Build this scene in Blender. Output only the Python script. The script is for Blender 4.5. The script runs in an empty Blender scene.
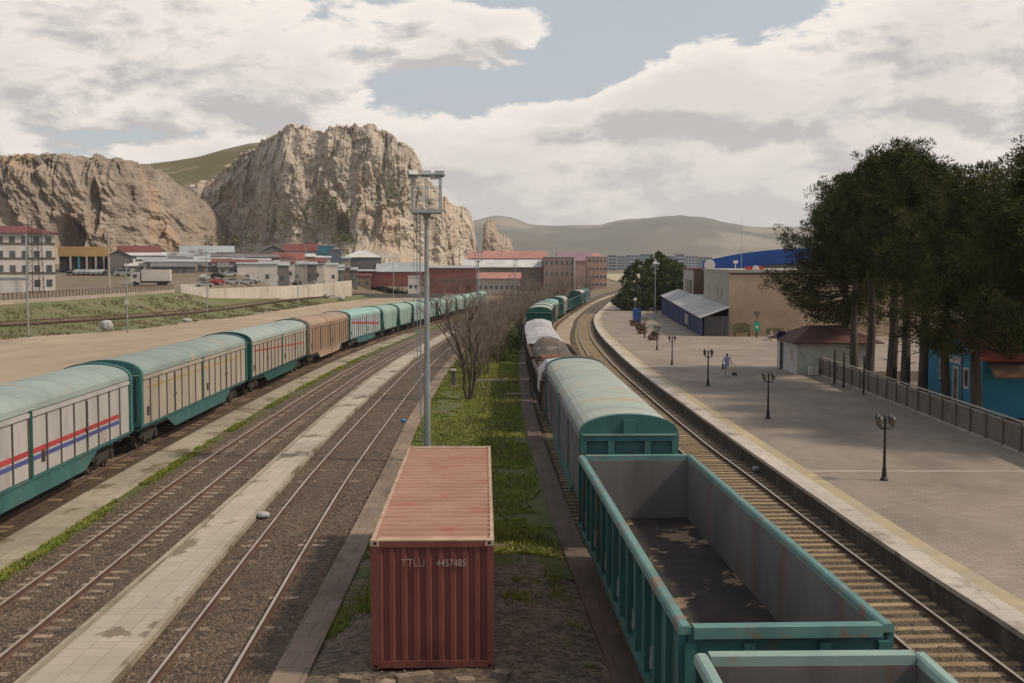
import bpy, math, random
from mathutils import Vector, noise, Matrix
R = math.radians
random.seed(7)
scene = bpy.context.scene
# ------------------------------------------------------------------ camera
F = 1200.0
PITCH = math.atan(78.5 / F)
CAMZ = 8.3
cd = bpy.data.cameras.new("camera")
cd.sensor_width = 36.0
cd.lens = F / 1024 * 36
cd.clip_start = 0.5
cd.clip_end = 30000
cam = bpy.data.objects.new("camera", cd)
scene.collection.objects.link(cam)
cam.location = (0, 0, CAMZ)
cam.rotation_euler = (R(90) - PITCH, 0, 0)
scene.camera = cam
# ------------------------------------------------------------------ light
SUN_EL, SUN_AZ = 46.0, 101.0          # azimuth measured from +Y towards +X
scene.view_settings.view_transform = 'Standard'
scene.view_settings.look = 'None'
scene.view_settings.gamma = 1
scene.view_settings.exposure = 0.12
sl = bpy.data.lights.new("sun", 'SUN')
sl.energy = 2.85
sl.angle = R(5)
sl.color = (1.0, 0.87, 0.70)
so = bpy.data.objects.new("sun", sl)
scene.collection.objects.link(so)
sd = Vector((math.sin(R(SUN_AZ)) * math.cos(R(SUN_EL)), math.cos(R(SUN_AZ)) * math.cos(R(SUN_EL)), math.sin(R(SUN_EL))))
so.rotation_euler = sd.to_track_quat('Z', 'Y').to_euler()
so.location = sd * 200

world = bpy.data.worlds.new("World")
scene.world = world
world.use_nodes = True
wt = world.node_tree
wt.nodes.clear()
def wn(t, **k):
    n = wt.nodes.new(t)
    for a, b in k.items(): setattr(n, a, b)
    return n
def wl(a, b): wt.links.new(a, b)
def wm(op, a, b=None, c=None, clamp=False):
    n = wn('ShaderNodeMath', operation=op, use_clamp=clamp)
    for i, x in enumerate((a, b, c)):
        if x is None: continue
        if isinstance(x, (int, float)): n.inputs[i].default_value = x
        else: wl(x, n.inputs[i])
    return n.outputs[0]
sky = wn('ShaderNodeTexSky', sky_type='NISHITA')
sky.sun_disc = False
sky.sun_elevation = R(SUN_EL)
sky.sun_rotation = R(SUN_AZ)
sky.air_density = 1.0
sky.dust_density = 2.5
sky.ozone_density = 1.0
tc = wn('ShaderNodeTexCoord')
sx = wn('ShaderNodeSeparateXYZ'); wl(tc.outputs['Generated'], sx.inputs[0])
az = wm('ARCTAN2', sx.outputs[0], sx.outputs[1])
el = wm('ARCSINE', sx.outputs[2])
comb = wn('ShaderNodeCombineXYZ'); wl(az, comb.inputs[0]); wl(el, comb.inputs[1])
# cloud masses: azimuth, elevation, half widths, weight  (radians of sky direction)
def px(u, v, ru, rv, w): return ((u - 512) / F, (263 - v) / F, ru / F, rv / F, w)
BL = [px(120, 60, 270, 62, .42), px(300, 95, 90, 36, .3), px(480, 36, 92, 30, .55), px(150, -120, 500, 120, .3),
      px(70, 130, 120, 24, .25), px(210, 158, 70, 14, .35),
      px(900, 95, 260, 62, .55), px(720, 95, 120, 30, .5), px(600, 112, 90, 16, .35), px(480, 150, 100, 22, .38), px(640, 185, 330, 46, .6),
      px(960, 20, 120, 34, .4), px(670, 14, 180, 34, -.6), px(600, 62, 50, 26, -.55), px(545, 84, 50, 20, -.4), px(430, 92, 75, 24, -.5), px(520, 95, 70, 12, -.25), px(140, 143, 60, 8, -.35), px(395, 4, 40, 10, -.25),
      px(1500, 60, 400, 90, .4), px(-500, 60, 400, 90, .4)]
def density(vec):
    mp = wn('ShaderNodeVectorMath', operation='MULTIPLY'); wl(vec, mp.inputs[0]); mp.inputs[1].default_value = (6.5, 15.0, 1.0)
    nz = wn('ShaderNodeTexNoise'); nz.inputs['Scale'].default_value = 1.6; nz.inputs['Detail'].default_value = 10
    nz.inputs['Roughness'].default_value = .62; nz.inputs['Distortion'].default_value = .25
    wl(mp.outputs[0], nz.inputs['Vector'])
    acc = wm('MULTIPLY_ADD', wm('SUBTRACT', nz.outputs['Fac'], .5), 1.75, .5)
    for (a, e, ra, re, w) in BL:
        q = wn('ShaderNodeVectorMath', operation='MULTIPLY_ADD')
        wl(vec, q.inputs[0]); q.inputs[1].default_value = (1 / ra, 1 / re, 0); q.inputs[2].default_value = (-a / ra, -e / re, 0)
        d = wn('ShaderNodeVectorMath', operation='DOT_PRODUCT'); wl(q.outputs[0], d.inputs[0]); wl(q.outputs[0], d.inputs[1])
        g = wm('EXPONENT', wm('MULTIPLY', d.outputs['Value'], -.9))
        acc = wm('MULTIPLY_ADD', g, w, acc)
    return acc
D0 = density(comb.outputs[0])
off = wn('ShaderNodeVectorMath', operation='ADD'); wl(comb.outputs[0], off.inputs[0]); off.inputs[1].default_value = (0.012, 0.016, 0)
D1 = density(off.outputs[0])
mr = wn('ShaderNodeMapRange', interpolation_type='SMOOTHSTEP'); wl(D0, mr.inputs[0])
mr.inputs[1].default_value = .56; mr.inputs[2].default_value = .72
mask = mr.outputs[0]
lit = wm('MULTIPLY_ADD', wm('SUBTRACT', D0, D1), 3.6, .70, clamp=True)
deep = wn('ShaderNodeMapRange'); wl(D0, deep.inputs[0]); deep.inputs[1].default_value = .78; deep.inputs[2].default_value = 1.25
deep.inputs[3].default_value = 1.0; deep.inputs[4].default_value = .55
br = wm('MULTIPLY', lit, deep.outputs[0])
cc = wn('ShaderNodeMix', data_type='RGBA'); wl(br, cc.inputs[0])
cc.inputs[6].default_value = (5.2, 4.9, 4.8, 1); cc.inputs[7].default_value = (8.9, 8.2, 7.5, 1)
# clear sky slightly milky
milk = wn('ShaderNodeMix', data_type='RGBA'); milk.inputs[0].default_value = .6; wl(sky.outputs[0], milk.inputs[6]); milk.inputs[7].default_value = (6.0, 6.2, 6.4, 1)
mx = wn('ShaderNodeMix', data_type='RGBA'); wl(mask, mx.inputs[0]); wl(milk.outputs[2], mx.inputs[6]); wl(cc.outputs[2], mx.inputs[7])
# pale layer near the horizon
hz = wn('ShaderNodeMapRange', interpolation_type='SMOOTHSTEP'); wl(el, hz.inputs[0])
hz.inputs[1].default_value = 0.0; hz.inputs[2].default_value = .11; hz.inputs[3].default_value = .62; hz.inputs[4].default_value = 0
mx2 = wn('ShaderNodeMix', data_type='RGBA'); wl(hz.outputs[0], mx2.inputs[0]); wl(mx.outputs[2], mx2.inputs[6]); mx2.inputs[7].default_value = (8.0, 7.45, 6.9, 1)
bg = wn('ShaderNodeBackground'); wl(mx2.outputs[2], bg.inputs[0]); bg.inputs[1].default_value = .10
wo = wn('ShaderNodeOutputWorld'); wl(bg.outputs[0], wo.inputs[0])

# ------------------------------------------------------------------ helpers
col = scene.collection
class MB:
    def __init__(s): s.v = []; s.f = []; s.m = []
    def add(s, vs, fs, m=0):
        o = len(s.v); s.v += [tuple(p) for p in vs]
        for f in fs: s.f.append(tuple(i + o for i in f)); s.m.append(m)
        return s
    def box(s, x0, x1, y0, y1, z0, z1, m=0):
        return s.add([(x0, y0, z0), (x1, y0, z0), (x1, y1, z0), (x0, y1, z0), (x0, y0, z1), (x1, y0, z1), (x1, y1, z1), (x0, y1, z1)],
                     [(0, 3, 2, 1), (4, 5, 6, 7), (0, 1, 5, 4), (1, 2, 6, 5), (2, 3, 7, 6), (3, 0, 4, 7)], m)
    def obox(s, c, dx, dy, dz, rz=0, m=0, tilt=0):
        mt = Matrix.Translation(c) @ Matrix.Rotation(rz, 4, 'Z') @ Matrix.Rotation(tilt, 4, 'X')
        vs = [mt @ Vector((a * dx / 2, b * dy / 2, e * dz / 2)) for e in (-1, 1) for a, b in ((-1, -1), (1, -1), (1, 1), (-1, 1))]
        return s.add(vs, [(0, 3, 2, 1), (4, 5, 6, 7), (0, 1, 5, 4), (1, 2, 6, 5), (2, 3, 7, 6), (3, 0, 4, 7)], m)
    def loft(s, rings, closed=True, caps=True, m=0):
        n = len(rings[0]); o = len(s.v)
        for r in rings: s.v += [tuple(p) for p in r]
        for i in range(len(rings) - 1):
            for j in range(n if closed else n - 1):
                k = (j + 1) % n
                s.f.append((o + i * n + j, o + i * n + k, o + (i + 1) * n + k, o + (i + 1) * n + j)); s.m.append(m)
        if caps and closed:
            s.f.append(tuple(o + j for j in range(n - 1, -1, -1))); s.m.append(m)
            s.f.append(tuple(o + (len(rings) - 1) * n + j for j in range(n))); s.m.append(m)
        return s
    def tube(s, pts, rad, n=8, m=0):
        pts = [Vector(p) for p in pts]
        if not isinstance(rad, (list, tuple)): rad = [rad] * len(pts)
        rings = []
        for i, p in enumerate(pts):
            t = (pts[min(i + 1, len(pts) - 1)] - pts[max(i - 1, 0)]).normalized()
            a = t.orthogonal() if abs(t.z) < .9 else t.cross(Vector((0, 1, 0)))
            a.normalize(); b = t.cross(a)
            rings.append([p + (a * math.cos(2 * math.pi * j / n) + b * math.sin(2 * math.pi * j / n)) * rad[i] for j in range(n)])
        return s.loft(rings, m=m)
    def cyl(s, c, r, z0, z1, n=12, r2=None, m=0):
        return s.tube([(c[0], c[1], z0), (c[0], c[1], z1)], [r, r if r2 is None else r2], n, m)
    def prism(s, prof, axis, a, b, m=0):
        f = {'x': lambda p, t: (t, p[0], p[1]), 'y': lambda p, t: (p[0], t, p[1]), 'z': lambda p, t: (p[0], p[1], t)}[axis]
        return s.loft([[f(p, a) for p in prof], [f(p, b) for p in prof]], m=m)
    def build(s, name, mats, parent=None, smooth=False, kind=None):
        me = bpy.data.meshes.new(name); me.from_pydata(s.v, [], s.f)
        if not isinstance(mats, (list, tuple)): mats = [mats]
        for mm in mats: me.materials.append(mm)
        if len(mats) > 1: me.polygons.foreach_set('material_index', s.m)
        if smooth: me.polygons.foreach_set('use_smooth', [True] * len(s.f))
        me.update()
        o = bpy.data.objects.new(name, me); col.objects.link(o)
        if parent: o.parent = parent
        if kind: o['kind'] = kind
        return o
def tag(o, label=None, cat=None, group=None, kind=None):
    if label: o['label'] = label
    if cat: o['category'] = cat
    if group: o['group'] = group
    if kind: o['kind'] = kind
    return o
def thing(name, label, cat, loc=(0, 0, 0), rz=0, group=None):
    o = bpy.data.objects.new(name, None); col.objects.link(o)
    o.empty_display_size = .2
    o.location = loc; o.rotation_euler = (0, 0, rz)
    return tag(o, label, cat, group)
def copy_tree(o, parent=None):
    c = o.copy(); col.objects.link(c); c.parent = parent
    for ch in list(o.children): copy_tree(ch, c)
    return c
def ss(t): t = max(0., min(1., t)); return t * t * (3 - 2 * t)
def gz(y): return -2.8 * ss((y - 30) / 270)
def spline(pts):
    xs = [p[0] for p in pts]; ys = [p[1] for p in pts]; n = len(xs)
    ms = []
    for i in range(n):
        a, b = max(0, i - 1), min(n - 1, i + 1)
        ms.append((ys[b] - ys[a]) / (xs[b] - xs[a]))
    def f(x):
        if x <= xs[0]: return ys[0] + ms[0] * (x - xs[0])
        if x >= xs[-1]: return ys[-1] + ms[-1] * (x - xs[-1])
        i = 0
        while x > xs[i + 1]: i += 1
        h = xs[i + 1] - xs[i]; t = (x - xs[i]) / h
        return ((2 * t**3 - 3 * t**2 + 1) * ys[i] + (t**3 - 2 * t**2 + t) * h * ms[i] + (-2 * t**3 + 3 * t**2) * ys[i + 1] + (t**3 - t**2) * h * ms[i + 1])
    return f
T5 = spline([(8, 9.75), (23, 9.26), (35, 8.77), (45, 8.42), (55, 8.08), (75, 7.85), (95, 7.85), (120, 8.2), (150, 9.2), (190, 11.5), (235, 14.6), (313, 22.6), (382, 32.4), (450, 44), (560, 66)])
T4 = spline([(0, 4.35), (17, 3.97), (32.5, 3.40), (59, 2.95), (80, 2.65), (100, 2.6), (125, 2.75), (140, 3.2), (170, 4.3), (200, 6.0), (256, 11), (330, 19.5), (420, 32.5), (560, 57)])
T3 = spline([(10, -6.0), (23, -6.33), (35, -6.73), (48, -7.08), (87, -7.5), (105, -7.6), (130, -7.25), (180, -5.6), (240, -2.4), (314, 3.5), (400, 14), (560, 44)])
T2 = spline([(8, -11.0), (24, -11.38), (33, -11.62), (54, -12.1), (87, -12.4), (107, -12.3), (148, -11.4), (180, -10.1), (240, -7.0), (314, -1.4), (400, 8), (560, 37)])
T1 = spline([(8, -16.4), (30, -16.85), (50, -17.3), (73, -17.7), (96, -18.0), (120, -17.9), (140, -17.3), (180, -15.9), (240, -12.6), (314, -6.6), (400, 3), (560, 31)])
def edge(y): return EDG(y)
EDG = spline([(60, -68), (100, -66), (147, -62.8), (177, -58.5), (222, -56.3), (310, -53), (380, -44), (450, -34), (600, -16), (900, 40)])
def T(x, y):
    hi = 2.7 + 5.4 * ss((y - 265) / 120)
    w = 24 + max(0, (y - 300)) * .12
    r = ss((edge(y) - x) / w)
    base = gz(y)
    if y > 600: base += (y - 600) * .0055
    return base + r * (hi - base)
def P(u, v, d):
    a = (u - 512) / F; b = (341.5 - v) / F
    dy = math.cos(PITCH) + b * math.sin(PITCH); dz = -math.sin(PITCH) + b * math.cos(PITCH)
    return Vector((a / dy * d, d, CAMZ + dz / dy * d))

# ------------------------------------------------------------------ materials
def mat(name, c1, c2=None, scale=3.0, rough=.85, c3=None, s3=.6, t3=(.58, .66), bump=0.0, bscale=30, world_co=False, metal=0.0, stretch=(1, 1, 1), detail=6, spec=.3, voro=0.0, mid=(.35, .65), rand=0.0):
    m = bpy.data.materials.new(name); m.use_nodes = True
    nt = m.node_tree; b = nt.nodes['Principled BSDF']
    b.inputs['Roughness'].default_value = rough
    b.inputs['Metallic'].default_value = metal
    b.inputs['Specular IOR Level'].default_value = spec
    N = nt.nodes.new; L = nt.links.new
    if world_co:
        g = N('ShaderNodeNewGeometry'); co = g.outputs['Position']
    else:
        g = N('ShaderNodeTexCoord'); oi = N('ShaderNodeObjectInfo')
        ad = N('ShaderNodeVectorMath'); ad.operation = 'ADD'
        L(g.outputs['Object'], ad.inputs[0]); L(oi.outputs['Location'], ad.inputs[1]); co = ad.outputs[0]
    mp = N('ShaderNodeVectorMath'); mp.operation = 'MULTIPLY'; mp.inputs[1].default_value = stretch; L(co, mp.inputs[0]); co2 = mp.outputs[0]
    def nz(s, d=detail, r=.6, vec=None):
        n = N('ShaderNodeTexNoise'); n.inputs['Scale'].default_value = s; n.inputs['Detail'].default_value = d; n.inputs['Roughness'].default_value = r
        L(vec or co2, n.inputs['Vector']); return n
    def rng(src, a, bb):
        r_ = N('ShaderNodeMapRange'); r_.inputs[1].default_value = a; r_.inputs[2].default_value = bb; L(src, r_.inputs[0]); return r_.outputs[0]
    def mixc(fac, a, bb):
        x = N('ShaderNodeMix'); x.data_type = 'RGBA'; L(fac, x.inputs[0])
        for i, q in ((6, a), (7, bb)):
            if isinstance(q, tuple): x.inputs[i].default_value = (*q, 1)
            else: L(q, x.inputs[i])
        return x.outputs[2]
    c2 = c2 or tuple(q * .78 for q in c1)
    n1 = nz(scale)
    out = mixc(rng(n1.outputs['Fac'], *mid), c1, c2)
    n0 = nz(scale * .13, 4)
    dk = N('ShaderNodeMix'); dk.data_type = 'RGBA'; dk.blend_type = 'MULTIPLY'; dk.inputs[0].default_value = .5
    L(out, dk.inputs[6]); cr = N('ShaderNodeMapRange'); cr.inputs[1].default_value = .3; cr.inputs[2].default_value = .7; cr.inputs[3].default_value = .6; cr.inputs[4].default_value = 1.25
    L(n0.outputs['Fac'], cr.inputs[0]); L(cr.outputs[0], dk.inputs[7]); out = dk.outputs[2]
    if voro:
        v = N('ShaderNodeTexVoronoi'); v.inputs['Scale'].default_value = voro; L(co, v.inputs['Vector'])
        vv = N('ShaderNodeSeparateColor'); L(v.outputs['Color'], vv.inputs[0])
        w = N('ShaderNodeMix'); w.data_type = 'RGBA'; w.blend_type = 'MULTIPLY'; w.inputs[0].default_value = 1
        L(out, w.inputs[6]); k = N('ShaderNodeMapRange'); k.inputs[3].default_value = .45; k.inputs[4].default_value = 1.5; L(vv.outputs[0], k.inputs[0]); L(k.outputs[0], w.inputs[7]); out = w.outputs[2]
    if c3:
        n3 = nz(s3, 7, .65)
        out = mixc(rng(n3.outputs['Fac'], *t3), out, c3)
    if rand:
        oi2 = N('ShaderNodeObjectInfo'); h = N('ShaderNodeHueSaturation'); L(out, h.inputs['Color'])
        r2 = N('ShaderNodeMapRange'); r2.inputs[3].default_value = 1 - rand; r2.inputs[4].default_value = 1 + rand; L(oi2.outputs['Random'], r2.inputs[0]); L(r2.outputs[0], h.inputs['Value']); out = h.outputs[0]
    L(out, b.inputs['Base Color'])
    if bump:
        nb = nz(bscale, 5, .6, co); bp = N('ShaderNodeBump'); bp.inputs['Strength'].default_value = min(1, bump); bp.inputs['Distance'].default_value = .05 * max(1, bump)
        L(nb.outputs['Fac'], bp.inputs['Height']); L(bp.outputs[0], b.inputs['Normal'])
    return m
RUST = (.17, .085, .05)
m_earth = mat('earth', (.20, .15, .105), (.14, .11, .075), .35, c3=(.135, .13, .06), s3=.05, t3=(.52, .64), bump=.6, bscale=6, world_co=True)
m_sand = mat('sandy_gravel', (.37, .285, .20), (.30, .23, .16), .25, c3=(.24, .19, .14), s3=.07, t3=(.56, .68), bump=.4, bscale=5, world_co=True, stretch=(1, .35, 1))
m_ballast = mat('ballast', (.112, .074, .045), (.066, .044, .028), 1.6, bump=1, bscale=16, world_co=True, voro=14, c3=(.13, .098, .07), s3=.5, t3=(.55, .7), stretch=(1, .4, 1))
m_ballast_grey = mat('ballast_grey', (.112, .080, .054), (.068, .048, .033), 1.6, bump=1, bscale=16, world_co=True, voro=12)
m_fieldgrass = mat('field_grass', (.105, .12, .042), (.15, .13, .065), .22, c3=(.20, .16, .105), s3=.11, t3=(.55, .68), bump=.5, bscale=4, world_co=True, stretch=(1, .5, 1))
m_verge = mat('verge', (.075, .095, .020), (.12, .115, .038), 1.4, c3=(.12, .09, .06), s3=.3, t3=(.54, .66), bump=2, bscale=9, world_co=True)
m_dirt = mat('bare_dirt', (.150, .110, .078), (.095, .070, .050), .9, c3=(.075, .095, .03), s3=.35, t3=(.6, .68), bump=.9, bscale=8, world_co=True, voro=9)
m_grassblade = mat('grass_blade', (.155, .20, .028), (.26, .26, .05), .8, world_co=True, rough=.7)
m_weed = mat('dry_weed', (.14, .13, .05), (.19, .15, .08), 1.2, world_co=True)
def paving(name, c1, c2, bw, bh, mortar, c3, s3, t3, msize=.012, rot=0, off=.5, bias=0.0):
    m = bpy.data.materials.new(name); m.use_nodes = True; nt = m.node_tree; N = nt.nodes.new; L = nt.links.new; b = nt.nodes['Principled BSDF']
    b.inputs['Roughness'].default_value = .9; b.inputs['Specular IOR Level'].default_value = .25
    g = N('ShaderNodeNewGeometry'); mp = N('ShaderNodeMapping'); mp.inputs['Rotation'].default_value = (0, 0, rot); L(g.outputs['Position'], mp.inputs[0])
    br = N('ShaderNodeTexBrick'); L(mp.outputs[0], br.inputs['Vector']); br.offset = off
    br.inputs['Color1'].default_value = (*c1, 1); br.inputs['Color2'].default_value = (*c2, 1); br.inputs['Mortar'].default_value = (*mortar, 1)
    br.inputs['Scale'].default_value = 1; br.inputs['Brick Width'].default_value = bw; br.inputs['Row Height'].default_value = bh; br.inputs['Mortar Size'].default_value = msize; br.inputs['Mortar Smooth'].default_value = .3
    br.inputs['Bias'].default_value = bias
    st = N('ShaderNodeVectorMath'); st.operation = 'MULTIPLY'; st.inputs[1].default_value = (1, .55, 1); L(g.outputs['Position'], st.inputs[0])
    n = N('ShaderNodeTexNoise'); n.inputs['Scale'].default_value = s3; n.inputs['Detail'].default_value = 8; n.inputs['Roughness'].default_value = .65; L(st.outputs[0], n.inputs[0])
    r = N('ShaderNodeMapRange'); r.inputs[1].default_value = t3[0]; r.inputs[2].default_value = t3[1]; L(n.outputs[0], r.inputs[0])
    x = N('ShaderNodeMix'); x.data_type = 'RGBA'; L(r.outputs[0], x.inputs[0]); L(br.outputs[0], x.inputs[6]); x.inputs[7].default_value = (*c3, 1)
    n2 = N('ShaderNodeTexNoise'); n2.inputs['Scale'].default_value = .28; n2.inputs['Detail'].default_value = 6; L(st.outputs[0], n2.inputs[0])
    k = N('ShaderNodeMapRange'); k.inputs[1].default_value = .3; k.inputs[2].default_value = .7; k.inputs[3].default_value = .76; k.inputs[4].default_value = 1.16; L(n2.outputs[0], k.inputs[0])
    w = N('ShaderNodeMix'); w.data_type = 'RGBA'; w.blend_type = 'MULTIPLY'; w.inputs[0].default_value = 1; L(x.outputs[2], w.inputs[6]); L(k.outputs[0], w.inputs[7])
    L(w.outputs[2], b.inputs['Base Color'])
    n4 = N('ShaderNodeTexNoise'); n4.inputs['Scale'].default_value = 14; L(g.outputs['Position'], n4.inputs[0])
    bp = N('ShaderNodeBump'); bp.inputs['Strength'].default_value = .35; bp.inputs['Distance'].default_value = .02; L(n4.outputs[0], bp.inputs['Height']); L(bp.outputs[0], b.inputs['Normal'])
    return m
m_plat = paving('platform_paving', (.275, .225, .18), (.235, .19, .155), .4, .2, (.16, .13, .11), (.20, .165, .135), .5, (.5, .68))
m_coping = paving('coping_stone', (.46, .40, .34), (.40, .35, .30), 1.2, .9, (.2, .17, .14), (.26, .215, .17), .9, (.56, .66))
m_walk = paving('walk_tiles', (.40, .345, .285), (.36, .31, .255), .5, .5, (.27, .23, .18), (.185, .15, .11), .55, (.565, .60), off=0)
m_walk2 = paving('worn_walk', (.33, .285, .215), (.28, .24, .18), .6, .6, (.18, .15, .10), (.15, .125, .075), .6, (.53, .62), off=0)
m_kerb = paving('kerb_stone', (.235, .175, .13), (.195, .145, .11), .6, 1.0, (.09, .07, .055), (.12, .09, .07), .7, (.5, .65))
m_kerbdark = paving('kerb_dark', (.13, .092, .075), (.105, .075, .06), .6, 1.0, (.06, .045, .04), (.085, .062, .05), .7, (.5, .65))
m_yellow = mat('tactile_yellow', (.40, .325, .185), (.34, .28, .175), .8, c3=(.33, .275, .2), s3=.5, t3=(.48, .66), world_co=True, bump=.3, bscale=20)
m_whiteline = mat('line_paint', (.42, .37, .31), (.36, .31, .26), 2, world_co=True)
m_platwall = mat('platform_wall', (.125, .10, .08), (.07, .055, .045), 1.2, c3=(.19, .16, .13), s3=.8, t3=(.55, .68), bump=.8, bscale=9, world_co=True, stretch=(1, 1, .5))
m_rail = mat('rail_steel', (.48, .41, .35), (.38, .31, .25), 1, rough=.4, metal=.5, world_co=True)
m_railside = mat('rail_rust', (.12, .065, .045), (.075, .045, .035), 2, world_co=True)
m_sleeper = mat('sleeper', (.30, .22, .13), (.22, .16, .095), 4, bump=.5, bscale=25, rand=.25)
m_sleeper_c = mat('concrete_sleeper', (.30, .235, .18), (.18, .135, .10), 5, bump=.5, bscale=25, rand=.3)
m_stone = mat('stone_chips', (.21, .15, .108), (.085, .06, .042), 4.0, world_co=True, mid=(.3, .7), c3=(.36, .31, .26), s3=5, t3=(.63, .7))
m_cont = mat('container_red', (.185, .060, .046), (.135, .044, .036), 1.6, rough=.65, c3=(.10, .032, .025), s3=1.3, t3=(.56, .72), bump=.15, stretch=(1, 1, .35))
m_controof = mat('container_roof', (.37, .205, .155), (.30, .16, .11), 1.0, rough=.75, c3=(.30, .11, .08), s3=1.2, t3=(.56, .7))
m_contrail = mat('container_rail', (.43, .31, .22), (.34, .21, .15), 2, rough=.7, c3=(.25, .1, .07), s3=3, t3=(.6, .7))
m_black = mat('black_iron', (.018, .015, .014), (.03, .022, .018), 3, rough=.5)
m_under = mat('underframe_dark', (.035, .028, .024), (.06, .045, .035), 3)
m_wheel = mat('wheel_steel', (.07, .05, .04), (.12, .08, .06), 4, rough=.6)
m_teal = mat('teal_paint', (.048, .142, .132), (.034, .105, .10), 1.2, rough=.65, c3=(.11, .085, .06), s3=1.6, t3=(.58, .70), rand=.1, stretch=(1, 1, .35))
m_teal_d = mat('dark_green_paint', (.014, .085, .068), (.010, .06, .05), 1.2, rough=.55, c3=(.05, .06, .045), s3=1.3, t3=(.64, .74), rand=.12)
m_teal_l = mat('teal_rim', (.12, .235, .215), (.09, .18, .17), 1.6, rough=.6, c3=(.20, .12, .08), s3=2.2, t3=(.55, .64))
m_rim2 = mat('pale_rim', (.24, .33, .29), (.19, .28, .25), 1.6, rough=.6, c3=(.25, .19, .14), s3=2.2, t3=(.62, .7))
m_greysteel = mat('worn_grey_steel', (.165, .152, .148), (.105, .095, .092), .8, rough=.7, c3=(.14, .08, .05), s3=.9, t3=(.53, .68), stretch=(1, 1, .3))
m_debris = mat('wagon_floor_dirt', (.024, .019, .017), (.050, .037, .030), 1.8, bump=1, bscale=12, c3=(.26, .18, .115), s3=.75, t3=(.56, .585))
m_roof_teal = mat('wagon_roof_teal', (.255, .30, .27), (.21, .255, .232), .6, rough=.6, c3=(.33, .25, .165), s3=.45, t3=(.585, .65))
m_roof_pale = mat('wagon_roof_pale', (.29, .335, .30), (.24, .285, .26), .6, rough=.6, c3=(.29, .26, .2), s3=.4, t3=(.66, .75))
m_roof_faded = mat('wagon_roof_faded', (.34, .37, .32), (.285, .32, .28), .6, rough=.65, c3=(.36, .29, .20), s3=.38, t3=(.57, .66))
m_roof_mint = mat('wagon_roof_mint', (.25, .40, .345), (.205, .34, .295), .6, rough=.6, c3=(.30, .33, .26), s3=.4, t3=(.62, .72))
m_roof_brown = mat('wagon_roof_brown', (.34, .245, .18), (.27, .185, .13), .6, rough=.7, c3=(.18, .12, .085), s3=.5, t3=(.56, .7))
m_roof_grey = mat('wagon_roof_grey', (.34, .355, .31), (.28, .30, .26), .6, rough=.7)
m_door_white = mat('door_off_white', (.41, .38, .36), (.34, .315, .30), 1.2, rough=.7, c3=(.27, .22, .18), s3=.7, t3=(.6, .74), stretch=(1, 1, .35))
m_door_beige = mat('door_beige', (.38, .33, .27), (.31, .265, .215), 1.2, rough=.7, c3=(.24, .18, .13), s3=.7, t3=(.6, .74), stretch=(1, 1, .35))
m_door_brown = mat('door_brown', (.30, .20, .135), (.23, .15, .10), 1.2, rough=.7, c3=(.15, .09, .06), s3=.9, t3=(.55, .7), stretch=(1, 1, .35))
m_door_blue = mat('door_pale_blue', (.36, .40, .40), (.29, .335, .34), 1.2, rough=.7, c3=(.27, .24, .21), s3=.7, t3=(.62, .74), stretch=(1, 1, .35))
m_door_grey = mat('door_grey', (.21, .205, .205), (.16, .155, .155), 1.2, rough=.7, c3=(.14, .09, .07), s3=.7, t3=(.6, .74), stretch=(1, 1, .35))
m_rib = mat('door_rib', (.10, .085, .075), (.14, .11, .09), 2)
m_rib_l = mat('door_rib_light', (.26, .25, .24), (.19, .17, .16), 2)
m_red_st = mat('stripe_red', (.42, .05, .055), None, 3); m_blue_st = mat('stripe_blue', (.075, .085, .26), None, 3); m_yel_st = mat('stripe_yellow', (.42, .28, .06), None, 3)
m_hopper = mat('hopper_green', (.26, .36, .305), (.205, .295, .25), .8, rough=.65, c3=(.25, .235, .18), s3=.6, t3=(.6, .72))
m_tarp_w = mat('white_tarp', (.43, .415, .42), (.31, .295, .30), 1.5, rough=.7, bump=1, bscale=3)
m_tarp_d = mat('grey_brown_spoil', (.16, .125, .10), (.08, .065, .055), 1.5, bump=2, bscale=6, c3=(.24, .20, .17), s3=1.2, t3=(.56, .66))
m_rustwood = mat('rusty_plank', (.27, .125, .065), (.19, .09, .05), 2)
m_rustbody = mat('rusty_wagon', (.085, .055, .042), (.05, .038, .032), 1.5)
m_metal = mat('galvanised', (.33, .345, .345), (.26, .27, .275), 2, rough=.5, metal=.3)
m_conc = mat('concrete', (.36, .31, .255), (.30, .255, .21), .8, world_co=True, bump=.3, c3=(.22, .185, .15), s3=.25, t3=(.55, .7))
m_white = mat('white_render', (.60, .55, .50), (.53, .485, .44), .5, c3=(.33, .29, .25), s3=.4, t3=(.6, .75))
m_glass = mat('window_glass', (.05, .055, .06), (.09, .095, .10), 1, rough=.15, spec=.6)
m_redroof = mat('red_roof', (.18, .055, .05), (.14, .045, .042), 1)
m_bark = mat('bark', (.105, .078, .06), (.065, .048, .038), 6, bump=1, bscale=15, stretch=(1, 1, .2))
m_twig = mat('twig', (.20, .148, .115), (.15, .11, .088), 3)
m_pine = mat('pine_needles', (.030, .035, .012), (.098, .096, .033), .8, rough=.85, spec=.08, mid=(.4, .6), rand=.12)
m_leaf = mat('dark_leaves', (.045, .06, .02), (.095, .10, .035), .7, rough=.85, spec=.08, rand=.15)
def haze_on(): pass

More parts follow.
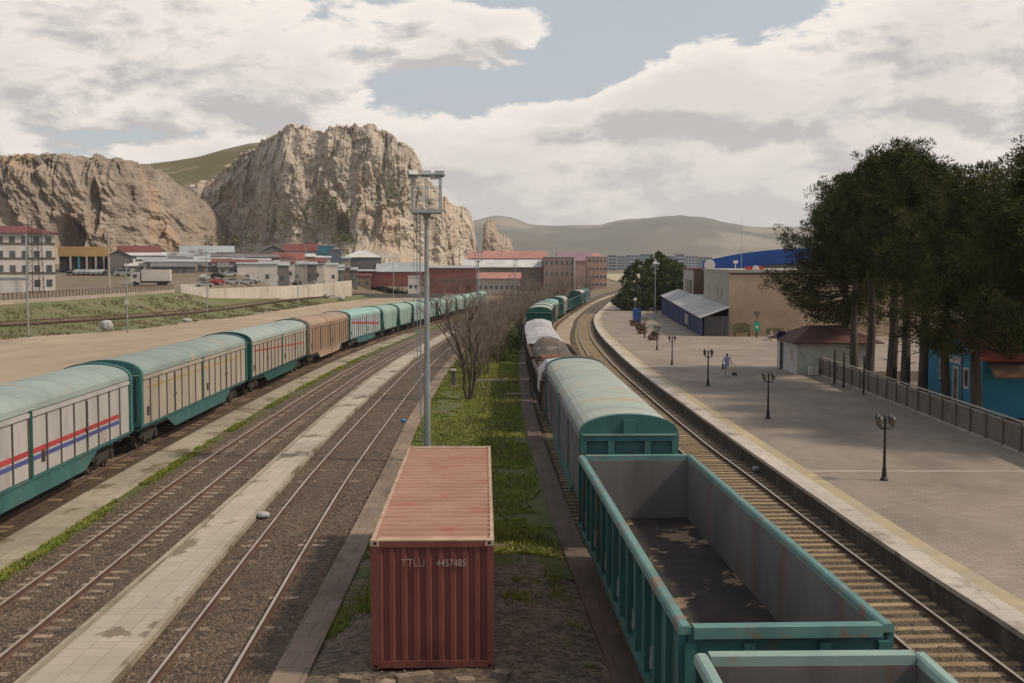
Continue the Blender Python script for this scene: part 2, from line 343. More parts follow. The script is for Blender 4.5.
# ------------------------------------------------------------------ terrain
def frange(a, b, s):
    r = []; x = a
    while x < b: r.append(x); x += s
    return r
ys = frange(-60, 0, 10) + frange(0, 200, 2.5) + frange(200, 420, 4) + frange(420, 900, 12) + [900, 1000, 1200, 1500, 2000, 3000, 4500, 7000, 12000, 20000]
xs = [-12000, -6000, -3000, -1500, -900, -600, -450, -350] + frange(-300, -140, 8) + frange(-140, 20, 2.5) + frange(20, 120, 8) + [120, 160, 220, 300, 450, 700, 1200, 2500, 6000, 12000]
b = MB()
V = []
for y in ys:
    for x in xs:
        z = T(x, y if y < 1500 else 1500) - .09
        V.append((x, y, z))
nx = len(xs)
b.add(V, [(i * nx + j, i * nx + j + 1, (i + 1) * nx + j + 1, (i + 1) * nx + j) for i in range(len(ys) - 1) for j in range(nx - 1)])
b.build('ground', m_earth, kind='structure', smooth=True)

def sheet(name, L, Rr, ylist, h, mt, nxs=1, zf=None, kind='structure'):
    """ground sheet between two edge functions, following the terrain"""
    mb = MB(); vs = []
    for y in ylist:
        a, c = L(y), Rr(y)
        for i in range(nxs + 1):
            x = a + (c - a) * i / nxs
            vs.append((x, y, (zf(x, y) if zf else gz(y)) + h))
    k = nxs + 1
    mb.add(vs, [(i * k + j, i * k + j + 1, (i + 1) * k + j + 1, (i + 1) * k + j) for i in range(len(ylist) - 1) for j in range(nxs)])
    return mb.build(name, mt, kind=kind, smooth=True)
Y1 = frange(4, 200, 2.5) + frange(200, 600, 5)
sheet('yard', lambda y: EDG(y) + 3 * noise.noise(Vector((0, y * .03, 0))) + .8 * noise.noise(Vector((3, y * .3, 0))), lambda y: T1(y) - 2.6, frange(30, 420, 2.5), -.03, m_sand, 6, T)
sheet('grass_field', lambda y: EDG(y) - (18.4 - 12.4 * ss((y - 262) / 90)), lambda y: EDG(y) + 3 * noise.noise(Vector((0, y * .03, 0))) + .4, frange(90, 430, 2.5), -.045, m_fieldgrass, 12, T)
def solid(name, L, Rr, ylist, top, thick, mt, zf=None, kind='structure', bev=0):
    """slab with real thickness between two edge functions"""
    rings = []
    for y in ylist:
        z = (zf(y) if zf else gz(y)) + top; a, c = L(y), Rr(y)
        rings.append([(a - bev, y, z - thick), (a, y, z - bev * .4), (a + bev, y, z), (c - bev, y, z), (c, y, z - bev * .4), (c + bev, y, z - thick)] if bev else
                     [(a, y, z - thick), (a, y, z), (c, y, z), (c, y, z - thick)])
    return MB().loft(rings, closed=True).build(name, mt, kind=kind)
for nm, t, mt in (('ballast_bed', T1, m_ballast), ('ballast_bed', T2, m_ballast_grey), ('ballast_bed', T3, m_ballast_grey), ('ballast_bed', T4, m_ballast), ('ballast_bed', T5, m_ballast)):
    far = 560
    w = 1.75 if t in (T2, T3, T4) else 1.9
    solid(nm, lambda y, t=t: t(y) - w, lambda y, t=t: t(y) + w, frange(6, 200, 3) + frange(200, far, 6), 0, .12, mt, bev=.14)
# paved walks between the tracks
s1L = spline([(8, -9.85), (23, -9.55), (45, -9.75), (60, -10.1), (88, -10.45), (120, -10.2), (150, -9.5), (175, -8.6)])
s1R = spline([(8, -7.85), (23, -7.95), (35, -8.35), (46, -8.65), (60, -8.95), (88, -9.15), (120, -8.95), (150, -8.2), (175, -7.3)])
solid('walk', s1L, s1R, frange(8, 172, 2), .12, .3, m_walk, bev=.03)
for nm, a, c in (('walk_kerb', lambda y: s1L(y) - .16, lambda y: s1L(y) - .02), ('walk_kerb', lambda y: s1R(y) + .02, lambda y: s1R(y) + .16)):
    solid(nm, a, c, frange(8, 172, 2), .15, .3, m_walk2)
s0L = spline([(20, -14.9), (34, -15.2), (48, -15.55), (77, -15.95), (107, -16.0), (135, -15.6), (170, -14.5)])
s0R = spline([(20, -13.55), (31, -13.75), (40, -13.95), (59, -14.4), (91, -14.7), (129, -14.2), (170, -12.9)])
solid('walk', s0L, s0R, frange(20, 165, 2), .05, .3, m_walk2, bev=.03)
sheet('verge', s0R, lambda y: T2(y) - 1.5, frange(20, 240, 2.5), -.02, m_verge, 1)
sheet('verge', lambda y: T1(y) + 1.6, s0L, frange(20, 240, 2.5), -.035, m_earth, 1)
# island between the container track and the wagon track
k3L = spline([(8, -4.75), (23, -4.82), (35, -4.95), (48, -5.2), (64, -5.6), (98, -5.85), (125, -5.6), (150, -5.0)])
k4L = spline([(8, 2.35), (23, 2.0), (29, 1.72), (36, 1.38), (46, 1.05), (60, .72), (74, .6), (98, .6), (150, 1.2)])
solid('kerb', k3L, lambda y: k3L(y) + .72, frange(8, 150, 2), .06, .3, m_kerb, bev=.02)
solid('kerb', k4L, lambda y: k4L(y) + .68, frange(8, 150, 2), .10, .4, m_kerbdark, bev=.02)
def hump(x, y): return .22 * ss((x - k3L(y) - .8) / 1.0) * ss((k4L(y) - x) / 1.2) * ss((40 - y) / 5)
sheet('verge', lambda y: k3L(y) + .70, lambda y: k4L(y) + .02, frange(31, 320, 2), -.012, m_verge, 8, lambda x, y: gz(y) + hump(x, y) + (.05 * noise.noise(Vector((x * .4, y * .4, 0))) if y < 200 else 0))
sheet('bare_dirt', lambda y: k3L(y) + .70, lambda y: k4L(y) + .02, frange(6, 34.5, 1), -.008, m_dirt, 10, lambda x, y: hump(x, y) + .07 * noise.noise(Vector((x * .6, y * .6, 5))))
# strip of pale gravel between the far wagons and the platform track
sheet('gravel_path', lambda y: T4(y) + 1.9, lambda y: T5(y) - 1.95, frange(100, 420, 3), -.01, m_sand, 1)
# platform
EP = spline([(8, 10.95), (24.2, 10.52), (30.3, 10.2), (39, 9.93), (55, 9.58), (75, 9.38), (92.6, 9.40), (112, 9.75), (150, 10.9), (200, 13.6), (241, 17.0), (306, 24.2), (330, 27.2)])
def PT(y): return gz(y) + .65
FX = spline([(8, 19.0), (47.6, 20.55), (72.8, 21.55), (84, 21.85), (92, 22.0)])
def platR(y): return FX(y) + .12 if y < 88 else FX(88) + ss((y - 88) / 3) * 78
PY = frange(8, 88, 2) + [88, 88.8, 89.6, 90.4, 91] + frange(93, 322, 3)
def slab(name, L, Rr, ylist, top, bottom, mt): return solid(name, L, Rr, ylist, top, top - bottom, mt)
solid('platform', lambda y: EP(y) + 1.2, platR, PY, .65, .75, m_plat)
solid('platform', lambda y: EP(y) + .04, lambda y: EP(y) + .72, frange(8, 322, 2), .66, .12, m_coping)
solid('platform', lambda y: EP(y) + .721, lambda y: EP(y) + 1.199, frange(8, 322, 2), .655, .12, m_yellow)
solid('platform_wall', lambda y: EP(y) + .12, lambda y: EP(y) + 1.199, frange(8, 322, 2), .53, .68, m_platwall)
for y0, xa, xb in ((43.8, 10.95, 21.2), (93.8, 10.8, 34.0)):
    MB().box(xa, xb, y0, y0 + .22, PT(y0) - .02, PT(y0) + .006).build('platform_line', m_whiteline, kind='structure')

# ------------------------------------------------------------------ tracks
def railmesh(t, side, y0, y1):
    rings = []; prof = [(-.07, 0), (.07, 0), (.03, .05), (.035, .15), (-.035, .15), (-.03, .05)]
    for y in frange(y0, 200, 2) + frange(200, y1, 4):
        s = (t(y + 1) - t(y - 1)) / 2; L = math.hypot(1, s); nx_, ny_ = 1 / L, -s / L
        c = Vector((t(y) + nx_ * .7525 * side, y + ny_ * .7525 * side, gz(y)))
        rings.append([(c.x + nx_ * a, c.y + ny_ * a, c.z + h) for a, h in prof])
    mb = MB(); n = 6; o = 0
    mb.loft(rings)
    k = 0
    for i in range(len(rings) - 1):
        for j in range(n):
            mb.m[k] = 0 if j == 3 else 1; k += 1
    return mb
sl_cache = {}
def sleeper_mesh(kind):
    if kind not in sl_cache:
        mb = MB()
        if kind == 'wood': mb.prism([(-.125, -.1), (.125, -.1), (.125, .015), (.10, .03), (-.10, .03), (-.125, .015)], 'x', -1.3, 1.3)
        else:
            mb.loft([[(x, -.14, -.1), (x, .14, -.1), (x, .11, h), (x, -.11, h)] for x, h in ((-1.22, .02), (-.5, .025), (-.3, -.01), (.3, -.01), (.5, .025), (1.22, .02))])
        sl_cache[kind] = mb
    return sl_cache[kind]
def track(label, t, kind, step, y0=7.0, yfar=440, keep=lambda i: True, sink=0.0, side_only=0):
    root = thing('railway_track', label, 'railway track', (0, 0, 0), 0, 'railway tracks of the yard')
    for s in (-1, 1): railmesh(t, s, y0, yfar).build('rail', [m_rail, m_railside], root)
    msh = None; rest = MB(); n = 0; i = 0; y = 20.0
    base = sleeper_mesh(kind)
    while y < 260:
        i += 1; yy = y; y += step
        if not keep(i): continue
        s = (t(yy + 1) - t(yy - 1)) / 2; rz = -math.atan(s) + random.uniform(-.02, .02)
        dz = sink + random.uniform(-.012, .006)
        if n < 100:
            if msh is None:
                o = base.build('sleeper', m_sleeper if kind == 'wood' else m_sleeper_c, root); msh = o.data
            else:
                o = bpy.data.objects.new('sleeper', msh); col.objects.link(o); o.parent = root
            o.location = (t(yy) + random.uniform(-.03, .03), yy, gz(yy) + dz); o.rotation_euler = (0, 0, rz)
        elif yy < 260:
            mt = Matrix.Translation((t(yy), yy, gz(yy) + dz)) @ Matrix.Rotation(rz, 4, 'Z')
            rest.add([mt @ Vector(p) for p in base.v], base.f)
        n += 1
    if rest.v: rest.build('sleeper', m_sleeper if kind == 'wood' else m_sleeper_c, root, kind='stuff')
    return root
rs = random.Random(3)
track('track with exposed yellowish sleepers running beside the station platform', T5, 'wood', .62)
track('track with green open wagons standing on it, right of the grass island', T4, 'wood', .62)
track('half buried track between the pale paved walk and the red container', T3, 'concrete', .62, keep=lambda i: rs.random() < .5, sink=-.022)
track('buried track with sleeper ends showing, between the two paved walks', T2, 'concrete', .62, keep=lambda i: rs.random() < .85, sink=-.004)
track('track under the long row of covered wagons beside the sandy yard', T1, 'wood', .62, keep=lambda i: rs.random() < .3, sink=-.012)
SD = lambda y: EDG(y) - 7.5 - max(0, (230 - y)) * .03
o = thing('railway_track', 'rusty disused siding crossing the grass field left of the sandy yard', 'railway track', (0, 0, 0), 0, 'railway tracks of the yard')
for s in (-1, 1):
    rings = []
    for y in frange(100, 400, 4):
        c = (SD(y) + s * .75, y, T(SD(y) + s * .75, y) - .03)
        rings.append([(c[0] - .07, y, c[2]), (c[0] + .07, y, c[2]), (c[0] + .04, y, c[2] + .17), (c[0] - .04, y, c[2] + .17)])
    MB().loft(rings).build('rail', m_railside, o)
solid('ballast_bed', lambda y: SD(y) - 1.4, lambda y: SD(y) + 1.4, frange(100, 400, 3), 0.0, .2, m_railside, zf=lambda y: T(SD(y), y) - .02)

# loose stones of the track beds
def stones(name, label, n, ylo, yhi, xf, mt, smin, smax):
    mb = MB()
    for i in range(n):
        y = ylo + (yhi - ylo) * random.random() ** 1.7
        x = xf(y); s = random.uniform(smin, smax)
        vs = []
        for q in ((1, 0, 0), (-1, 0, 0), (0, 1, 0), (0, -1, 0), (0, 0, 1)):
            k = s * random.uniform(.6, 1.2); vs.append((x + q[0] * k, y + q[1] * k, gz(y) + (hump(x, y) if -4.2 < x < 2.5 else 0) + q[2] * k * .75))
        mb.add(vs, [(0, 2, 4), (2, 1, 4), (1, 3, 4), (3, 0, 4)])
    o = mb.build(name, mt); return tag(o, label, 'stones', kind='stuff')
for t, n, lab in ((T5, 14000, 'brown crushed stone around the sleepers beside the platform'), (T3, 18000, 'grey brown crushed stone around the container track'), (T2, 14000, 'crushed stone between the two paved walks')):
    stones('track_stones', lab, n, 20, 110, lambda y, t=t: t(y) + random.uniform(-1.85, 1.85), m_stone, .022, .062)
stones('track_stones', 'scattered pale stones below the platform wall', 1200, 20, 90, lambda y: T5(y) + random.uniform(1.05, 1.35) + random.uniform(-.2, .1), m_stone, .02, .07)
stones('dirt_stones', 'small stones on the bare dirt around the red container', 2500, 18, 40, lambda y: random.uniform(k3L(y) + .8, k4L(y) - .1), m_stone, .015, .05)
# grass tufts on the island
def tufts(name, label, n, ylo, yhi, xf, mt, h0, h1, thr=-.05, pw=1.5, zf=None):
    mb = MB()
    for i in range(n):
        y = ylo + (yhi - ylo) * random.random() ** pw; x = xf(y)
        if noise.noise(Vector((x * .35, y * .22, 1.7))) + .5 * noise.noise(Vector((x * 1.3, y * 1.1, 4))) < thr: continue
        z = (zf(x, y) if zf else gz(y) + (hump(x, y) if -6 < x < 3 else 0))
        for k in range(4):
            a = random.uniform(0, 6.28); h = random.uniform(h0, h1); w = .012 + y * .00025; r = random.uniform(.02, .1)
            dx, dy = math.cos(a), math.sin(a); cx_, cy_ = x + dx * r, y + dy * r
            mb.add([(cx_ - dy * w, cy_ + dx * w, z - .02), (cx_ + dy * w, cy_ - dx * w, z - .02), (cx_ + dx * h * .5, cy_ + dy * h * .5, z + h)], [(0, 1, 2)])
    return tag(mb.build(name, mt), label, 'grass', kind='stuff')
tufts('grass', 'bright green grass growing on the island behind the container', 48000, 33, 150, lambda y: random.uniform(k3L(y) + .75, k4L(y) - .1), m_grassblade, .03, .12, -.38, 1.3)
tufts('grass', 'thin grass growing along the sides of the container', 5000, 24, 38, lambda y: random.choice((random.uniform(k3L(y) + .75, -2.9), random.uniform(-.2, k4L(y) - .3))), m_grassblade, .04, .12, .06)
tufts('grass', 'weeds growing along the edge of the left paved walk', 6000, 28, 130, lambda y: s0R(y) + random.uniform(0.0, .45) , m_grassblade, .04, .12, .0)
tufts('weeds', 'dry weeds on the field beyond the sandy yard', 9000, 110, 330, lambda y: EDG(y) - random.uniform(-1, 16) * (1 if y < 262 else .4), m_weed, .15, .45, .05, 1.0, T)

# ------------------------------------------------------------------ rolling stock (local: y along the wagon, z=0 rail top)
def arc(w, z0, h, n=10):
    """half-roof profile from (-w,z0) over the crown to (w,z0)"""
    return [(-w * math.cos(math.pi * i / n), z0 + h * math.sin(math.pi * i / n) ** .8) for i in range(n + 1)]
def bogie(root, y0, m1=None, simple=False):
    mb = MB()
    for s in (-1, 1):
        mb.prism([(-1.35, .55), (-1.2, .8), (-.4, .85), (.4, .85), (1.2, .8), (1.35, .55), (.9, .42), (.4, .38), (-.4, .38), (-.9, .42)], 'x', s * 1.0 - .06, s * 1.0 + .06)
        for q in (-.9, .9): mb.box(s * 1.02 - .12, s * 1.02 + .12, q - .16, q + .16, .34, .62)
    mb.box(-1.0, 1.0, -.25, .25, .5, .95)
    o = mb.build('bogie', m_under, root); o.location = (0, y0, 0)
    for q in (-.9, .9):
        w = MB()
        for s in (-1, 1):
            w.tube([(s * .68, 0, 0), (s * .82, 0, 0)], .46, 16); w.tube([(s * .66, 0, 0), (s * .69, 0, 0)], .50, 16)
        w.tube([(-1.05, 0, 0), (1.05, 0, 0)], .07, 6)
        k = w.build('wheelset', m_wheel, o); k.location = (0, q, .46)
def buffers(root, y, s):
    for x in (-.87, .87):
        mb = MB(); mb.tube([(x, y, 1.02), (x, y + s * .32, 1.02)], .09, 8); mb.tube([(x, y + s * .32, 1.02), (x, y + s * .37, 1.02)], .24, 12)
        mb.build('buffer', m_under, root)
    MB().box(-.06, .06, min(y, y + s * .55), max(y, y + s * .55), .96, 1.08).box(-.03, .03, y + s * .45 - .04, y + s * .45 + .04, .6, 1.0).build('coupling', m_under, root)
def covered_wagon(label, door, roof, frame, rib=None, stripes=(), length=22.3, group=None, W=1.42, doors=2, eave=3.38, crown=.62, ribs_n=8, endp=True, lowdetail=False):
    root = thing('covered_wagon', label, 'wagon', group=group)
    h = length / 2; rib = rib or m_rib
    MB().box(-1.3, 1.3, -h, h, .98, 1.2).box(-W - .03, W + .03, -h, h, 1.12, 1.2).build('underframe', frame, root)
    for s in (-1, 1):
        x = s * (W - .05)
        MB().prism([(-h * .62, 1.1), (-h * .48, .52), (h * .48, .52), (h * .62, 1.1)], 'x', x - .03, x + .03).build('side_sill', frame, root)
    # core box so that the wagon is closed
    MB().box(-W + .06, W - .06, -h + .15, h - .15, 1.18, eave - .02).build('body', m_under, root)
    L = (length - .55) / doors
    for s in (-1, 1):
        for k in range(doors):
            y0 = -h + .2 + k * (L + .15); y1 = y0 + L
            x0, x1 = (W - .05, W) if s > 0 else (-W, -W + .05)
            r = MB().box(x0, x1, y0, y1, 1.22, eave - .05); rl = MB()
            for i in range(ribs_n + 1):
                yy = y0 + .06 + (L - .12) * i / ribs_n
                r.box(min(s * W, s * (W + .045)), max(s * W, s * (W + .045)), yy - .035, yy + .035, 1.24, eave - .22, 1)
            p = r.build('door', [door, rib], root)
            rl.box(min(s * W, s * (W + .06)), max(s * W, s * (W + .06)), y0, y1, eave - .2, eave - .06).build('top_rail', door, p)
            MB().box(*sorted((s * (W + .006), s * (W + .014))), y0 + .9, y0 + 1.25, 1.55, 1.95).build('data_plate', m_under, p)
            MB().box(*sorted((s * (W + .05), s * (W + .075))), y0 + L * .5 - .03, y0 + L * .5 + .03, 1.3, eave - .3).box(*sorted((s * (W + .05), s * (W + .10))), y0 + L * .5 - .16, y0 + L * .5 + .16, 2.05, 2.12).build('lock_bar', m_rib, p)
            for (za, zb, dz, mt) in stripes:
                st = MB(); xo = s * (W + .006)
                a = -1 if k == 0 else 0
                za_, zb_ = za + dz * (k / doors), za + dz * ((k + 1) / doors)
                yy0, yy1 = y0 + .12 + (.9 if k == 0 else 0), y1 - .12 - (.9 if k == doors - 1 else 0)
                if len(stripes) > 1: yy0, yy1 = y0 + .12, y1 - .12 - (1.4 if k == 1 else 0)
                q = [(yy0, za_), (yy1, zb_), (yy1, zb_ + zb), (yy0, za_ + zb)]
                st.prism(q, 'x', xo, xo + s * .004)
                st.build('stripe', mt, p)
    # posts at centre and ends
    mb = MB()
    ysp = [-h + .1, h - .1] + ([0] if doors == 2 else [])
    for yy in ysp:
        for s in (-1, 1): mb.box(min(s * (W - .1), s * (W + .07)), max(s * (W - .1), s * (W + .07)), yy - .1, yy + .1, 1.2, eave + .02)
    mb.build('post', m_teal_d if frame in (m_teal, m_teal_d) else m_rib, root)
    # roof
    pr = arc(W + .04, eave, crown, 14); inn = [(x * .96, z - .06) for x, z in reversed(pr)]
    n = 10; mb = MB()
    for i in range(n):
        a = -h + .32 + (length - .64) * i / n; c = a + (length - .64) / n - .02
        mb.prism(pr + inn, 'y', a, c)
        mb.prism([(x * 1.001, z + .006) for x, z in pr] + inn, 'y', c - .005, c + .025)
    mb.build('roof', roof, root)
    # end bulkheads
    if endp:
        for s in (-1, 1):
            big = arc(W + .09, eave, crown + .07, 14)
            e = MB(); y0, y1 = sorted((s * (h - .34), s * h))
            e.prism([(-W - .09, 1.2)] + big + [(W + .09, 1.2)], 'y', *sorted((s * (h - .34), s * (h - .05))))
            ee = e.build('end_wall', frame, root)
            f = MB()
            ya, yb = sorted((s * (h - .05), s * (h + .05)))
            f.box(-W - .08, W + .08, ya, yb, eave - .16, eave + .04)
            f.box(-W - .08, W + .08, ya, yb, 1.2, 1.4)
            for x in (-W + .02, -.52, .52, W - .02): f.box(x - .09, x + .09, ya, yb, 1.4, eave - .16)
            f.box(-.17, .17, ya, yb, eave + .04, eave + crown - .08)
            f.build('end_frame', m_teal if frame == m_teal else frame, ee)
            MB().box(-W, W, *sorted((s * (h + .05), s * (h + .09))), eave + .0, eave + .045).build('end_rail', m_rim2, ee)
    for yy in (-h + 2.6, h - 2.6): bogie(root, yy)
    buffers(root, h, 1); buffers(root, -h, -1)
    return root
def gondola(label, paint, rim, inner, length=15.35, W=1.49, top=2.9, load=None, group=None, n=14, name='open_wagon'):
    root = thing(name, label, 'wagon', group=group)
    h = length / 2; fl = 1.2
    MB().box(-1.35, 1.35, -h, h, .95, 1.17).prism([(-h * .6, 1.0), (-h * .45, .55), (h * .45, .55), (h * .6, 1.0)], 'x', -.5, -.42).prism([(-h * .6, 1.0), (-h * .45, .55), (h * .45, .55), (h * .6, 1.0)], 'x', .42, .5).build('underframe', m_under, root)
    MB().box(-W + .06, W - .06, -h + .06, h - .06, 1.172, fl + .02).build('floor', m_debris, root)
    for s in (-1, 1):
        x0, x1 = sorted((s * (W - .06), s * (W - .11)))
        w = MB().box(x0, x1, -h + .12, h - .12, fl + .022, top - .1).build('inner_wall', inner, root)
        x0, x1 = sorted((s * (W - .06), s * (W - .02)))
        sw = MB().box(x0, x1, -h, h, 1.0, top - .1)
        r = sw
        for i in range(n + 1):
            yy = -h + .06 + (length - .12) * i / n; x0, x1 = sorted((s * (W - .02), s * (W + .09)))
            r.loft([[(x0, yy - .07, 1.0), (x1, yy - .05, 1.0), (x1, yy + .05, 1.0), (x0, yy + .07, 1.0)], [(x0, yy - .07, top - .12), (x1, yy - .05, top - .12), (x1, yy + .05, top - .12), (x0, yy + .07, top - .12)]])
        x0, x1 = sorted((s * (W - .02), s * (W + .10)))
        r.box(x0, x1, -h, h, .98, 1.12)
        o = r.build('side_wall', paint, root)
        for i in range(0, n, 2):
            yy = -h + .06 + (length - .12) * (i + .5) / n; x0, x1 = sorted((s * (W - .02), s * (W + .06)))
            MB().box(x0, x1, yy - .05, yy + .05, 1.35, 1.5).box(x0, x1, yy - .012, yy + .012, 1.5, 1.72).build('latch', m_metal, o)
        x0, x1 = sorted((s * (W + .09), s * (W - .11)))
        MB().loft([[(x0, y, top - .1), (x0 + .015, y, top + .0), (x0 + .05, y, top + .03), (x1 - .05, y, top + .03), (x1 - .015, y, top), (x1, y, top - .1)] for y in (-h - .04, h + .04)]).build('top_rim', rim, o)
    for s in (-1, 1):
        y0, y1 = sorted((s * (h - .07), s * (h - .12)))
        MB().box(-W + .115, W - .115, y0, y1, fl + .022, top - .1).build('inner_wall', inner, root)
        y0, y1 = sorted((s * (h - .065), s * h))
        e = MB().box(-W + .02, W - .02, y0, y1, .95, top - .1).build('end_wall', paint, root)
        f = MB(); ya, yb = sorted((s * (h + .002), s * (h + .09)))
        for x in (-W + .08, -.55, .55, W - .08): f.box(x - .08, x + .08, ya, yb, 1.05, top - .22)
        f.box(-W, W, ya, yb, .95, 1.05)
        f.box(-W + .02, W - .02, ya, yb, 1.9, 1.98)
        f.build('end_frame', paint, e)
        y0, y1 = sorted((s * (h - .10), s * (h + .13)))
        MB().box(-W + .12, W - .12, y0, y1, top - .14, top + .028).build('top_rim', rim if s < 0 else rim, e)
    for yy in (-h + 2.0, h - 2.0): bogie(root, yy)
    buffers(root, h + .05, 1); buffers(root, -h - .05, -1)
    return root
def hopper(label, length=15.0, group=None, paint=None):
    root = thing('hopper_wagon', label, 'wagon', group=group); W = 1.45; h = length / 2
    paint = paint or m_hopper
    MB().box(-1.3, 1.3, -h, h, .95, 1.15).build('underframe', m_teal_d, root)
    pr = arc(W, 3.1, .85, 12)
    rings = []
    for y, k in ((-h + .5, 1), (-h + 1.9, 0), (h - 1.9, 0), (h - .5, 1)):
        z0 = 3.0 if k else 1.15
        rings.append([(-W, y, z0)] + [(x, y, z) for x, z in pr] + [(W, y, z0)])
    r = MB().loft(rings)
    for s in (-1, 1):
        e = MB(); y0, y1 = sorted((s * (h - .5), s * (h - .1)))
        e.prism([(-W - .05, 2.75)] + arc(W + .05, 3.1, .9, 12) + [(W + .05, 2.75)], 'y', y0, y1)
        for x in (-1.3, 1.3): e.box(x - .09, x + .09, *sorted((s * (h - .35), s * (h - .15))), 1.1, 2.9)
        e.prism([(s * (h - .5), 2.8), (s * (h - .15), 2.8), (s * (h - 1.6), 1.1), (s * (h - 2.0), 1.1)], 'x', -1.36, 1.36)
        e.build('end_frame', m_teal_d, root)
    for i in range(7):
        yy = -h + 2.1 + (length - 4.2) * i / 6
        for s in (-1, 1): r.box(*sorted((s * W, s * (W + .05))), yy - .04, yy + .04, 1.2, 3.1)
    for i in range(4):
        yy = -h + 2.6 + (length - 5.2) * i / 3; r.cyl((0, yy), .35, 3.9, 4.03, 12)
    r.build('body', paint, root)
    for yy in (-h + 2.0, h - 2.0): bogie(root, yy)
    buffers(root, h, 1); buffers(root, -h, -1)
    return root
def place(root, t, yc, half):
    a, b_ = Vector((t(yc - half), yc - half, gz(yc - half) + .15)), Vector((t(yc + half), yc + half, gz(yc + half) + .15))
    d = b_ - a
    root.location = (a + b_) / 2
    root.rotation_euler = (math.asin(d.z / d.length), 0, -math.atan2(d.x, d.y))
G1 = 'covered wagons in the long row by the sandy yard'
row = [(38.55, 'off-white covered wagon with red and blue stripes, nearest in the left row', m_door_white, m_roof_teal, m_teal, ((1.95, .17, 0, m_red_st), (1.72, .15, 0, m_blue_st))),
       (62.05, 'covered wagon with beige doors crossed by a thin yellow line, second in the left row', m_door_beige, m_roof_teal, m_teal, ((2.75, .07, 0, m_yel_st),)),
       (85.55, 'beige covered wagon crossed by a thin red line, with pale roof, in the left row', m_door_beige, m_roof_pale, m_teal_d, ((2.75, .10, -.55, m_red_st),)),
       (109.05, 'brown covered wagon with rusty brown roof in the left row', m_door_brown, m_roof_brown, m_roof_brown, ()),
       (132.55, 'covered wagon with pale blue doors, red slanting band and mint roof in the left row', m_door_blue, m_roof_mint, m_teal, ((2.7, .22, -.7, m_red_st),))]
for yc, lab, dr, rf, fr, st in row:
    w = covered_wagon(lab, dr, rf, fr, stripes=st, group=G1); place(w, T1, yc, 8.5)
w = covered_wagon('covered wagon cut off by the left edge of the picture', m_door_white, m_roof_teal, m_teal, group=G1); place(w, T1, 15.05, 8.5)
hp = None; ordw = ['first', 'second', 'third', 'fourth', 'fifth', 'sixth', 'seventh', 'eighth', 'ninth', 'tenth', 'eleventh', 'twelfth', 'thirteenth', 'fourteenth']
y = 152.6
for i in range(10):
    if hp is None: hp = o = hopper('x', 14.9)
    else: o = copy_tree(hp)
    tag(o, f'pale green hopper wagon with dark sloping ends, {ordw[i]} behind the pale blue wagon', 'wagon', 'pale green hopper wagons behind the mast and bare trees')
    place(o, T1, y, 5.5); y += 15.9
# train beside the platform track
G2 = 'wagons of the train beside the platform track'
w = gondola('teal open wagon with dirt and sand patches on its floor', m_teal, m_teal_l, m_greysteel, group=G2); place(w, T4, 24.75, 5.6)
w = gondola('open wagon with pale rim cut off by the bottom of the picture', m_teal, m_rim2, m_greysteel, group=G2); place(w, T4, 8.1, 5.6)
w = covered_wagon('covered wagon with grey ribbed doors and stained mint roof behind the teal open wagon', m_door_grey, m_roof_faded, m_teal, rib=m_rib_l, group=G2, length=22.6, ribs_n=10, W=1.33, crown=.52, eave=3.24); place(w, T4, 45.3, 8.5)
def heap(root, name, mt, L, W, z0, h, seed, ny=26, nx=12, flat=.35):
    mb = MB(); vs = []
    for j in range(ny + 1):
        for i in range(nx + 1):
            u, v = i / nx * 2 - 1, j / ny * 2 - 1
            p = max(0, 1 - abs(u) ** 2.4) ** .6 * max(0, 1 - abs(v) ** 6) ** .5
            z = z0 + h * p * (1 - flat + flat * 2 * noise.noise(Vector((u * 1.5 + seed, v * 4, seed)))) + .12 * noise.noise(Vector((u * 5, v * 14, seed)))
            vs.append((u * W, v * L, z))
    k = nx + 1
    mb.add(vs, [(j * k + i, j * k + i + 1, (j + 1) * k + i + 1, (j + 1) * k + i) for j in range(ny) for i in range(nx)])
    return tag(mb.build(name, mt, None, smooth=True), None, None)
def load_on(o, w, label, cat):
    o.location = w.location; o.rotation_euler = w.rotation_euler; return tag(o, label, cat)
w = gondola('rusty open wagon carrying grey spoil and planks, behind the mint roofed wagon', m_rustbody, m_rustbody, m_rustbody, group=G2, length=13.4, top=2.5); place(w, T4, 65.4, 5)
load_on(heap(w, 'spoil_heap', m_tarp_d, 6.5, 1.38, 2.25, .8, 3.1), w, 'grey brown spoil heaped in the rusty open wagon with the planks', 'heap')
mbp = MB()
for i in range(5): mbp.box(-1.35, 1.35, -3.6 + i * .34, -3.3 + i * .34, 3.28 + .03 * (i % 2), 3.38 + .03 * (i % 2))
mbp.box(-1.3, -1.2, -3.7, -1.9, 2.7, 3.27).box(1.2, 1.3, -3.7, -1.9, 2.7, 3.27)
load_on(mbp.build('planks', m_rustwood), w, 'rusty orange planks laid across the heaped open wagon', 'planks')
tp = MB(); tp.prism([(-1.62, 1.9), (-1.6, 2.9), (-1.2, 3.35), (-.4, 3.45), (-.4, 3.38), (-1.15, 3.25), (-1.5, 2.85), (-1.54, 1.9)], 'y', -6.6, -4.3)
load_on(tp.build('tarpaulin', m_tarp_w), w, 'pale torn tarpaulin hanging over the corner of the rusty open wagon', 'tarpaulin')
w = gondola('rust brown open wagon heaped with dark spoil, just before the white covered load', m_rustbody, m_rustbody, m_rustbody, group=G2, length=13.4, top=2.6); place(w, T4, 80.4, 5)
load_on(heap(w, 'spoil_heap', m_tarp_d, 6.4, 1.36, 2.3, 1.0, 7.7), w, 'dark brown spoil heap ahead of the white tarpaulin', 'heap')
